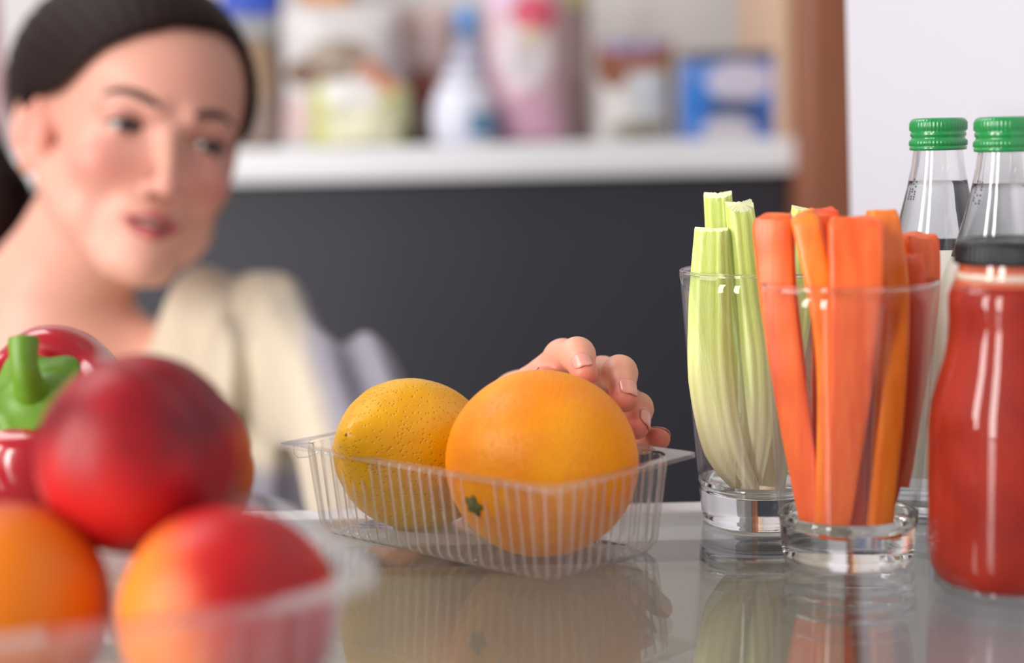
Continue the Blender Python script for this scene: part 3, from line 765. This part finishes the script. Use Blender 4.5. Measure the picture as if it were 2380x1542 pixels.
clear_pl2 = thin_clear('soft_clear_plastic', (0.985, 0.985, 0.985, 1), 0.05, 1.5, (0.95, 0.95, 0.97, 1), 0.05)
t2 = tray('fruit_tray', -0.153, 0.447, math.radians(204), 0.205, 0.152, 0.050, clear_pl2, flange=0.009, corner=0.03, pitch=0.009, amp=0.0012, point=0.3)
tag(t2, 'blurred clear plastic tray around the nectarines, nearest to the viewer', 'tray')

def pepper():
    root = empty('bell_pepper', P(132, 1022, 0.630)); tag(root, 'red bell pepper with a green stem behind the nectarines', 'bell pepper')
    t = NT('pepper_red'); f = t.noise(t.coords(), 18, 2); t.set(color=t.mix(f, lin('#8f0a1c'), lin('#b8101f')), rough=0.22, coat=0.5, coatr=0.08, sss=0.05, ssss=0.003)
    v = []; f_ = []; nu, nv = 96, 64
    for j in range(nv + 1):
        th = math.pi * j / nv; z = math.cos(th); r = math.sin(th)
        for i in range(nu):
            a = 2 * math.pi * i / nu
            lob = 1 - 0.10 * (0.5 + 0.5 * math.cos(4 * a)) ** 2
            zz = z * 0.040
            rr = 0.0400 * max(r, 1e-4) ** 0.72 * (lob if r > 0.02 else 1)
            if z > 0: zz -= 0.020 * math.exp(-(rr / 0.016) ** 2) ; zz += 0.004 * (0.5 - 0.5 * math.cos(4 * a)) * r
            else: rr *= 1 + 0.12 * z
            v.append((rr * math.cos(a), rr * math.sin(a), zz))
    for j in range(nv):
        for i in range(nu): f_.append((j * nu + i, j * nu + (i + 1) % nu, (j + 1) * nu + (i + 1) % nu, (j + 1) * nu + i))
    mesh('flesh', v, f_, t.m, root)
    gm = plain('pepper_stem', '#5f8814', 0.45, 80, 0.2)
    lathe('calyx', [(0, 0.027), (0.006, 0.0268), (0.012, 0.0250), (0.0172, 0.0275), (0.0178, 0.0325), (0.013, 0.0305), (0.008, 0.0325), (0, 0.034)], gm, root, 60, fn=lambda a, r, z: (r * (1 + (0.13 * math.cos(5 * a) if r > 0.01 else 0)), z))
    tube('stem', [Vector((0, 0, 0.028)), Vector((0.001, 0.001, 0.037)), Vector((0.004, 0.005, 0.043)), Vector((0.009, 0.011, 0.046))], [0.0075, 0.0052, 0.0048, 0.0056], gm, root, loc=(0, 0, 0))
    root.scale = (1.06, 1.06, 1.06)
    ax = Vector((-0.04, -0.74, 0.67)).normalized()
    root.rotation_euler = (ax.to_track_quat('Z', 'Y').to_matrix() @ Matrix.Rotation(math.radians(45), 3, 'Z')).to_euler()
pepper()
# ================================================================== PERSON
HR = np.array([[0.85313301, 0.46981314, 0.22680319], [0.45105833, -0.88270754, 0.13180965], [-0.26212679, 0.0101497, 0.96498007]])
HT = np.array([-0.28385373, 1.23830844, 0.18221398])
def to_world(p): return (np.asarray(p) / 1000.0) @ HR.T + HT
def to_local(w_): return ((np.asarray(w_) - HT) @ HR) * 1000.0
def PL(px, py, Y): return tuple(to_local(np.array(P(px, py, Y))))

def ear(p, s):
    """outer ear: plate, rim and bowl"""
    c = (s * 75, -18, -12); q = p - V3(*c)
    # tilt plate: outwards and back
    ca, sa = math.cos(0.45), math.sin(0.45)
    u = q[..., 0] * s * ca + q[..., 1] * sa; v = -q[..., 0] * s * sa + q[..., 1] * ca; w_ = q[..., 2] + v * 0.25
    pl = np.stack([u, v, w_], -1)
    plate = s_ell(pl, (2, 0, 2), (5.5, 17, 30)); plate = np.minimum(plate, s_ell(pl, (1, 3, -24), (5, 9, 11)))
    rr = np.sqrt((pl[..., 1] / 16) ** 2 + ((pl[..., 2] - 3) / 28) ** 2) - 0.88
    rim = np.sqrt((rr * 17) ** 2 + (pl[..., 0] - 5.5) ** 2) - 3.0
    rim = np.where(pl[..., 2] < -18, rim + (-18 - pl[..., 2]) * 0.4, rim)
    d = smin(plate, rim, 4)
    d = smax(d, -s_ell(pl, (8.5, 4, -3), (7.5, 9, 15)), 3)
    d = smin(d, s_cone(pl, (0, 15, 12), (0, 15, -20), 6, 6), 6)
    return d

nb = PL(135, 830, 1.285); nb2 = PL(120, 700, 1.285)
chest = PL(150, 1080, 1.29); shl = PL(560, 830, 1.26); shr = PL(-330, 860, 1.36)
def skull_sdf(p):
    d = s_ell(p, (0, -12, 36), (75, 95, 80))
    d = smin(d, s_ell(p, (0, 20, 32), (65, 67, 54)), 18)
    return smin(d, s_ell(p, (0, 28, -24), (57, 57, 72)), 16)
def head_sdf(p):
    d = skull_sdf(p)
    for s in (-1, 1):
        d = smin(d, s_cone(p, (s * 50, -2, -46), (s * 15, 66, -96), 19, 15), 18)
        d = smin(d, s_sph(p, (s * 37, 60, -30), 22), 18)
        d = smin(d, s_sph(p, (s * 36, 40, -66), 22), 18)
    d = smin(d, s_sph(p, (0, 76, -97), 14.5), 16)
    d = smin(d, s_ell(p, (0, 70, -66), (27, 22, 24)), 14)
    # brow, sockets
    for s in (-1, 1):
        d = smin(d, s_cone(p, (s * 14, 83, 13), (s * 46, 66, 14), 7, 7), 12)
        d = smax(d, -s_ell(p, (s * 31, 97, -2), (17, 15, 11)), 12)
        d = smin(d, s_sph(p, (s * 31.5, 71, -1), 13.6), 5)
    d = smin(d, s_cone(p, (0, 82, 4), (0, 101, -34), 6.2, 7.2), 8)
    d = smin(d, s_sph(p, (0, 104, -40), 8.6), 5)
    for s in (-1, 1):
        d = smin(d, s_sph(p, (s * 10.5, 95, -44), 6.6), 5)
        d = smax(d, -s_ell(p, (s * 5.8, 101, -49), (3.4, 5, 3.0)), 2)
        # eye opening
        dx = p[..., 0] - s * 31.5
        op = np.abs(p[..., 2] + 2.6 + 0.05 * dx * s) - 4.2 * (1 - (dx / 14.5) ** 2)
        op = np.maximum(op, np.maximum(70 - p[..., 1], np.abs(dx) - 14.5))
        d = smax(d, -op, 1.0)
    # lips
    for s in (-1, 1):
        d = smin(d, s_cone(p, (s * 3.5, 93.5, -62.5), (s * 23, 83, -66.5), 4.2, 2.0), 3)
        d = smin(d, s_cone(p, (0, 92, -73), (s * 22, 83, -67.5), 5.2, 2.2), 3)
    d = smax(d, -s_ell(p, (0, 94, -67.4), (18, 14, 2.7)), 1.5)
    for s in (-1, 1): d = smin(d, ear(p, s), 5)
    # neck and upper chest
    d = smin(d, s_cone(p, (0, -20, -40), nb2, 50, 52), 18)
    d = smin(d, s_cone(p, nb2, nb, 52, 60), 20)
    d = smin(d, s_cone(p, nb, shl, 34, 22), 30)
    d = smin(d, s_cone(p, nb, shr, 40, 30), 40)
    d = smin(d, s_ell(p, chest, (120, 70, 115)), 50)
    return d

hv, hf = surface_nets(head_sdf, (-185, -150, -330), (260, 122, 126), 2.0)
# skin colour
def sm(x, a, b): t = np.clip((x - a) / (b - a), 0, 1); return t * t * (3 - 2 * t)
def gauss(p, c, r): return np.exp(-(((p - np.array(c)) / np.array(r)) ** 2).sum(-1))
skin = np.array(lin('#dda28e')[:3]); blush = np.array(lin('#d0776a')[:3]); lipc = np.array(lin('#b2474f')[:3]); dark = np.array(lin('#5a1a20')[:3]); lid = np.array(lin('#a8605a')[:3])
def face_col(p):
    c = np.tile(skin, (len(p), 1))
    def mixc(c, col, m): return c * (1 - m[:, None]) + col * m[:, None]
    for s in (-1, 1):
        c = mixc(c, blush, 0.7 * gauss(p, (s * 40, 66, -32), (24, 40, 20)))
        c = mixc(c, lid, 0.75 * gauss(p, (s * 32, 84, 4), (17, 20, 7.5)))
        c = mixc(c, lid, 0.35 * gauss(p, (s * 30, 84, -10), (15, 20, 5)))
        c = mixc(c, blush, 0.5 * gauss(p, (s * 80, -8, -10), (14, 22, 34)))
        c = mixc(c, dark, 0.8 * gauss(p, (s * 5.8, 99, -48), (4, 7, 3.2)))
    c = mixc(c, blush, 0.35 * gauss(p, (0, 106, -42), (12, 12, 10)))
    c = mixc(c, blush, 0.25 * gauss(p, (0, 84, 40), (40, 30, 25)))
    x = p[:, 0]; z = p[:, 2]; y = p[:, 1]
    zu = -59.0 + 1.6 * np.abs(np.abs(x) - 4) / 4 * (np.abs(x) < 4) * 0 - 0.36 * np.maximum(np.abs(x) - 4, 0)
    zl = -79.0 + 0.024 * x * x
    m = sm(zu - z, -1.0, 1.0) * sm(z - zl, -1.0, 1.0) * (np.abs(x) < 25) * sm(y, 78, 83)
    c = mixc(c, lipc, m * 0.92)
    inn = (np.abs(x) < 19) * np.exp(-((z + 67.4) / 2.2) ** 2) * sm(88.5 - y, -1, 3) * (y > 70)
    c = mixc(c, dark, np.clip(inn, 0, 1))
    return c
hc = face_col(hv)

# ---- left hand over the orange (world metres -> mm)
def W(px, py, Y): return tuple(np.array(P(px, py, Y)) * 1000)
FING = dict(
    index=[W(1205, 925, .742), W(1308, 832, .712), W(1342, 826, .690), W(1359, 868, .6745)],
    middle=[W(1280, 930, .748), W(1400, 872, .722), W(1440, 868, .699), W(1452, 928, .682)],
    ring=[W(1345, 960, .752), W(1455, 940, .722), W(1479, 951, .702), W(1480, 993, .688)],
    pinky=[W(1375, 1020, .752), W(1455, 1018, .728), W(1492, 1022, .712), W(1532, 1021, .698)],
    thumb=[W(1150, 1000, .765), W(1195, 935, .738), W(1232, 898, .716), W(1262, 884, .699)])
RAD = dict(index=(9.5, 8.0, 7.3, 6.0), middle=(9.5, 8.0, 7.4, 6.1), ring=(9.2, 7.6, 7.0, 5.8), pinky=(8.4, 6.8, 6.1, 5.2), thumb=(12, 9.5, 8.2, 6.2))
wrist = W(1105, 1052, .800); elbow = W(900, 1230, 1.00)
def hand_sdf(p):
    d = None
    for k in ('index', 'middle', 'ring', 'pinky', 'thumb'):
        J = FING[k]; R = RAD[k]; fd = None
        for i in range(3):
            s = s_cone(p, J[i], J[i + 1], R[i] * 0.95, R[i + 1] * 0.95)
            fd = s if fd is None else smin(fd, s, 2.0)
        for i in (1, 2): fd = smin(fd, s_sph(p, J[i], R[i] * 1.03), 3.0)
        J3 = np.array(J[3]); J2 = np.array(J[2]); dr_ = (J3 - J2) / np.linalg.norm(J3 - J2)
        # crease lines at the joints
        for i in (1, 2):
            ax = np.array(J[i + 1]) - np.array(J[i]); ax /= np.linalg.norm(ax)
            t = (p - V3(*J[i])) @ V3(*ax)
            fd = fd + 0.22 * np.exp(-((t + 0.5) / 0.7) ** 2) + 0.14 * np.exp(-((t - 2.0) / 0.6) ** 2)
        d = fd if d is None else smin(d, fd, 2.2 if k != 'thumb' else 6)
    mi, mm, mr, mp = (np.array(FING[k][0]) for k in ('index', 'middle', 'ring', 'pinky'))
    wr = np.array(wrist)
    for m_, r in ((mi, 11), (mm, 11), (mr, 11), (mp, 10)):
        d = smin(d, s_cone(p, tuple(m_), tuple(wr + (m_ - wr) * 0.25), r, 15), 8)
    d = smin(d, s_cone(p, FING['thumb'][0], tuple(wr + (np.array(FING['thumb'][0]) - wr) * 0.2), 13, 17), 10)
    d = smin(d, s_cone(p, wrist, elbow, 22.5, 27), 12)
    return d
allp = np.array([q for k in FING for q in FING[k]] + [wrist])
lo = allp.min(0) - 18; hi = allp.max(0) + 14; hi[1] = np.array(wrist)[1] + 30
nv_, nf_ = surface_nets(hand_sdf, tuple(lo), tuple(hi), 0.85)
tipc = np.array(lin('#dd6f60')[:3]); hs = np.array(lin('#e0a287')[:3])
hcol = np.tile(hs, (len(nv_), 1))
for k in FING:
    J3 = np.array(FING[k][3]); J2 = np.array(FING[k][2])
    m = 0.85 * np.exp(-(np.linalg.norm(nv_ - J3, axis=1) / 9.5) ** 2); hcol = hcol * (1 - m[:, None]) + tipc * m[:, None]
    m = 0.25 * np.exp(-(np.linalg.norm(nv_ - np.array(FING[k][1]), axis=1) / 8) ** 2); hcol = hcol * (1 - m[:, None]) + tipc * m[:, None]
# forearm and upper arm (inside the sleeve)
shoulder = tuple(np.array(to_world(shl)) * 1000)
uarm = W(790, 950, 1.14)
def arm_sdf(p): return smin(smin(s_cone(p, shoulder, uarm, 22, 24), s_cone(p, uarm, elbow, 24, 27), 10), s_cone(p, elbow, wrist, 27, 22.5), 10)
ap = np.array([shoulder, uarm, elbow, wrist])
av, af = surface_nets(arm_sdf, tuple(ap.min(0) - 55), tuple(ap.max(0) + 55), 4.0)
# one body mesh
BV = np.concatenate([to_world(hv), nv_ / 1000, av / 1000])
hf2 = hf[:, ::-1]
BF = np.concatenate([hf2, nf_ + len(hv), af + len(hv) + len(nv_)])
BC = np.concatenate([hc, hcol, np.tile(skin, (len(av), 1))])
def skin_mat():
    t = NT('skin'); at = t.n('ShaderNodeVertexColor', layer_name='Col')
    f = t.noise(t.coords(), 90, 3)
    hs_ = t.n('ShaderNodeHueSaturation'); t.l(at.outputs[0], hs_.inputs['Color']); t.l(t.math('MULTIPLY_ADD', f, 0.12, 0.94), hs_.inputs['Value'])
    t.set(color=hs_.outputs[0], rough=0.46, sss=0.18, sssr=(1.0, 0.35, 0.2), ssss=0.004)
    t.bump(t.noise(t.coords(), 900, 2), 0.12, 0.0004)
    return t.m
skin_m = skin_mat()
body = np_mesh('person', BV, BF, skin_m, None, np.c_[BC, np.ones(len(BC))])
tag(body, 'woman with dark pulled-back hair in a cream knit top, reaching for the orange', 'person')

# ---- nails
nail_m = NT('fingernail'); nail_m.set(color=lin('#dc9484'), rough=0.3, coat=0.3, coatr=0.12, sss=0.1, ssss=0.002); nail_m = nail_m.m
def nail(k, nrm, wdeg=46, ln=9.6, back=0.30):
    J2, J3 = np.array(FING[k][2]), np.array(FING[k][3]); R2, R3 = RAD[k][2] * .95, RAD[k][3] * .95
    ax = J3 - J2; L = np.linalg.norm(ax); ax /= L; n = np.array(nrm, float); n -= ax * (n @ ax); n /= np.linalg.norm(n); sd = np.cross(ax, n)
    v = []; f = []; na, nl = 12, 12; s0 = L + R3 * 0.55 - ln
    for j in range(nl + 1):
        t = j / nl; s = s0 + ln * t
        q = min(max(s / L, 0), 1); r = (R2 + (R3 - R2) * q)
        over = s - L
        if over > 0: r = math.sqrt(max(R3 * R3 - (over * 0.75) ** 2, 1))
        wd = math.radians(wdeg) * (1 - 0.62 * max(0, (t - 0.72) / 0.28) ** 2.2 - 0.55 * max(0, (0.25 - t) / 0.25) ** 2)
        for i in range(na + 1):
            a = -wd + 2 * wd * i / na
            edge = 1 - abs(i / na * 2 - 1) ** 4 * 0.05
            rr = (r + 0.28) * edge
            v.append(tuple((J2 + ax * s + (n * math.cos(a) + sd * math.sin(a)) * rr) / 1000))
    for j in range(nl):
        for i in range(na): k0 = j * (na + 1) + i; f.append((k0, k0 + 1, k0 + na + 2, k0 + na + 1))
    o = mesh('fingernail', v, f, nail_m, body)
    md = o.modifiers.new('thick', 'SOLIDIFY'); md.thickness = 0.0005; md.offset = 0
nail('index', (-0.05, -0.80, 0.55)); nail('middle', (0.35, -0.75, 0.45)); nail('ring', (0.85, -0.40, 0.40)); nail('pinky', (0.35, 0.75, 0.55)); nail('thumb', (-0.80, -0.35, 0.55))

# ---- eyes, brows, lashes, teeth
def eye_mat():
    t = NT('eyeball'); co = t.coords('Object'); sx = t.n('ShaderNodeSeparateXYZ'); t.l(co, sx.inputs[0])
    d = t.math('SQRT', t.math('ADD', t.math('MULTIPLY', sx.outputs[0], sx.outputs[0]), t.math('MULTIPLY', sx.outputs[1], sx.outputs[1])))
    c = t.mix(t.ramp(d, 0.0078, 0.0068), lin('#b9aaa4'), lin('#23282b')); c = t.mix(t.ramp(d, 0.0028, 0.0024), c, (0.005, 0.005, 0.006, 1))
    front = t.ramp(sx.outputs[2], 0.0, 0.002); c = t.mix(front, lin('#b9aaa4'), c)
    t.set(color=c, rough=0.1, coat=1.0); return t.m
em = eye_mat()
gaze_l = np.array([0.22, 1.0, -0.42]); gaze_w = Vector((gaze_l / np.linalg.norm(gaze_l)) @ HR.T)
for s in (-1, 1):
    bm = bmesh.new(); bmesh.ops.create_uvsphere(bm, u_segments=32, v_segments=24, radius=0.0124)
    me = bpy.data.meshes.new('eye'); bm.to_mesh(me); bm.free()
    o = link('eye', me, em, body, True, Vector(to_world((s * 31.5, 71, -1))))
    o.rotation_euler = gaze_w.to_track_quat('Z', 'Y').to_euler()
def on_face(x, z):
    y = np.linspace(130, 30, 400, dtype=np.float32); p = np.stack([np.full_like(y, x), y, np.full_like(y, z)], -1)
    d = head_sdf(p[None, None])[0, 0]; i = int(np.argmax(d < 0)); return float(y[i])
hair_dark = plain('brow_hair', '#2b1c18', 0.7, 400, 0.3)
for s in (-1, 1):
    pts = []; rads = []
    for (x, z, r) in ((13, 15.5, 2.6), (20, 18.5, 3.8), (29, 21.0, 3.8), (38, 21.5, 3.1), (46, 18.5, 2.0), (51, 14, 1.0)):
        pts.append(Vector(to_world((s * x, on_face(s * x, z) - r * 0.45, z)))); rads.append(r / 1000)
    tube('eyebrow', pts, rads, hair_dark, body, 20, 8, loc=(0, 0, 0))
    pts = []; rads = []
    for t in np.linspace(-1, 1, 9):
        dx = t * 13.5; z = -2.6 - 0.05 * dx + 4.2 * (1 - (dx / 14.5) ** 2)
        x = 31.5 + dx; y = 71 + math.sqrt(max(0, 14.2 ** 2 - dx * dx - (z + 1) ** 2))
        pts.append(Vector(to_world((s * x, y, z)))); rads.append((1.9 - 0.8 * abs(t)) / 1000)
    tube('eyelashes', pts, rads, hair_dark, body, 20, 8, loc=(0, 0, 0))
tv = []; tf = []
for i in range(17):
    a = (i / 16 - 0.5) * 2
    for z in (-63.5, -68.2): tv.append(Vector(to_world((a * 17, 85 - 9 * a * a, z))))
for i in range(16): tf.append((2 * i, 2 * i + 2, 2 * i + 3, 2 * i + 1))
o = mesh('teeth', tv, tf, plain('tooth_enamel', '#d8c8b8', 0.3), body); md = o.modifiers.new('thick', 'SOLIDIFY'); md.thickness = 0.003

# ---- hair
HX = np.array([-110, -76, -72, -65, -56, -38, -10, 27, 44, 55, 61, 64, 70, 110]); HZ = np.array([8, 10, 17, 33, 47, 61, 76, 84, 82, 74, 53, 22, 14, 10])
pt1 = PL(-70, 330, 1.37); pt2 = PL(-10, 460, 1.35); pt3 = PL(-30, 580, 1.33)
def hair_sdf(p):
    d = skull_sdf(p) - 7.0
    d = smin(d, s_ell(p, (-5, -48, 40), (91, 134, 90)), 14)
    d = smin(d, s_ell(p, (0, -60, -10), (62, 55, 60)), 20)
    d = smin(d, s_cone(p, pt1, pt2, 26, 28), 12)
    d = smin(d, s_cone(p, pt2, pt3, 28, 16), 12)
    g = np.interp(p[..., 0], HX, HZ).astype(np.float32) - p[..., 2]
    h = p[..., 1] - np.interp(p[..., 2], [-60, -20, 5, 25, 40], [-40, -26, -14, 6, 20]).astype(np.float32)
    return smax(d, np.minimum(g, h), 7)
sv, sf = surface_nets(hair_sdf, (-140, -210, -220), (100, 110, 140), 2.6)
# comb grooves along the hair flow
for_v = sv.copy(); ang = np.arctan2(sv[:, 0] * 1.0, sv[:, 2] + 20)
sv = sv + (np.sin(ang * 60 + sv[:, 1] * 0.05) * 0.5)[:, None] * (sv - np.array([0, -18, 30])) / np.linalg.norm(sv - np.array([0, -18, 30]), axis=1)[:, None]
def hair_mat():
    t = NT('dark_brown_hair'); f = t.noise(t.coords('Object', (90, 14, 90)), 3, 3)
    t.set(color=t.mix(f, lin('#120a09'), lin('#2a1815')), rough=0.6, spec=0.12); t.bump(f, 0.3, 0.002); return t.m
hair = np_mesh('hair', to_world(sv), sf[:, ::-1], hair_mat(), body)
hair['label'] = 'smooth dark brown hair pulled back'

# ---- knit top
C1 = [np.array(P(428, 600, 1.25)) * 1000, np.array(P(300, 850, 1.19)) * 1000]
mid = np.array(to_world(nb)) * 1000
def mm(px, py, Y): return tuple(np.array(P(px, py, Y)) * 1000)
vd = np.array(FW) ; e1 = C1[1] - C1[0]
n1 = np.cross(e1, np.array([0.05, 1.0, -0.1])); n1 /= np.linalg.norm(n1); n1 = n1 if n1[0] > 0 else -n1     # points right of the collar line
n2 = n1 * np.array([-1, 1, 1]); C2 = C1[0].copy(); C2[0] = 2 * mid[0] - C1[0][0] - 20
def shirt_sdf(p):
    a = s_ell(p, mm(430, 1250, 1.27), (185, 105, 190))
    a = smin(a, s_cone(p, mm(330, 740, 1.275), mm(600, 742, 1.245), 44, 36), 30)
    a = smin(a, s_cone(p, mm(640, 745, 1.235), mm(650, 860, 1.20), 32, 52), 14)
    a = smin(a, s_cone(p, mm(650, 860, 1.20), mm(800, 925, 1.12), 44, 40), 16)
    a = smin(a, s_cone(p, mm(800, 915, 1.12), elbow, 36, 42), 20)
    a = smin(a, s_cone(p, mm(150, 840, 1.33), mm(-300, 900, 1.38), 50, 45), 30)
    # hanging folds
    x = p[..., 0]; y = p[..., 1]; z = p[..., 2]
    ph = x * 0.105 + 0.9 * np.sin(z * 0.018 + x * 0.012) + y * 0.03
    fold = 5.5 * np.sin(ph) + 3.0 * np.sin(ph * 1.83 + 1.1 + z * 0.01)
    amp = np.clip((110 - z) / 110, 0.22, 1.0)
    a = a + fold * amp * 1.35
    cut = np.maximum(-((p - V3(*C1[0])) @ V3(*n1)), -((p - V3(*C2)) @ V3(*n2)))     # >0 on cloth
    cut = np.minimum(-((p - V3(*C1[0])) @ V3(*n1)) * -1, 1e9)
    cut2 = (p - V3(*C2)) @ V3(*n2)
    opening = np.maximum(-cut * 1.0, 0) * 0
    inside = np.minimum(-cut, -cut2)            # >0 inside the V opening
    inside = np.minimum(inside, 1345 - y)
    return smax(a, inside, 6)
tvv, tff = surface_nets(shirt_sdf, (-480, 880, -150), (40, 1460, 190), 3.6)
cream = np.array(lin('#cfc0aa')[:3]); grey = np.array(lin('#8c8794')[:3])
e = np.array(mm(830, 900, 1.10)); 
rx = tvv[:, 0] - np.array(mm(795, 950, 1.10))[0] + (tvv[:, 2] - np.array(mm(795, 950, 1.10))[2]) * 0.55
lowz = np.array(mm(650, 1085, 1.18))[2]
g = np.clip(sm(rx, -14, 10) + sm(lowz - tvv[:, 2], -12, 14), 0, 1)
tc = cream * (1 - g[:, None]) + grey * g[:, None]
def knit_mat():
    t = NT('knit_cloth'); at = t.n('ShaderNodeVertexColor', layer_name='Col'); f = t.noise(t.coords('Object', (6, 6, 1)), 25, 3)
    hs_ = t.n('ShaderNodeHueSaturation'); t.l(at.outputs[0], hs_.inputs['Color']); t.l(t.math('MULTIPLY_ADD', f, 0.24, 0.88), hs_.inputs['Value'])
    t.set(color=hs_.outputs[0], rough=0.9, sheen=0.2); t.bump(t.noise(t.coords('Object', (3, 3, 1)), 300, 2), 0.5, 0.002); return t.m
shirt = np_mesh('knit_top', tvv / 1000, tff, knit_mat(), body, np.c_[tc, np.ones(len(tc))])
shirt['label'] = 'loose cream knit top with grey lower sleeves'
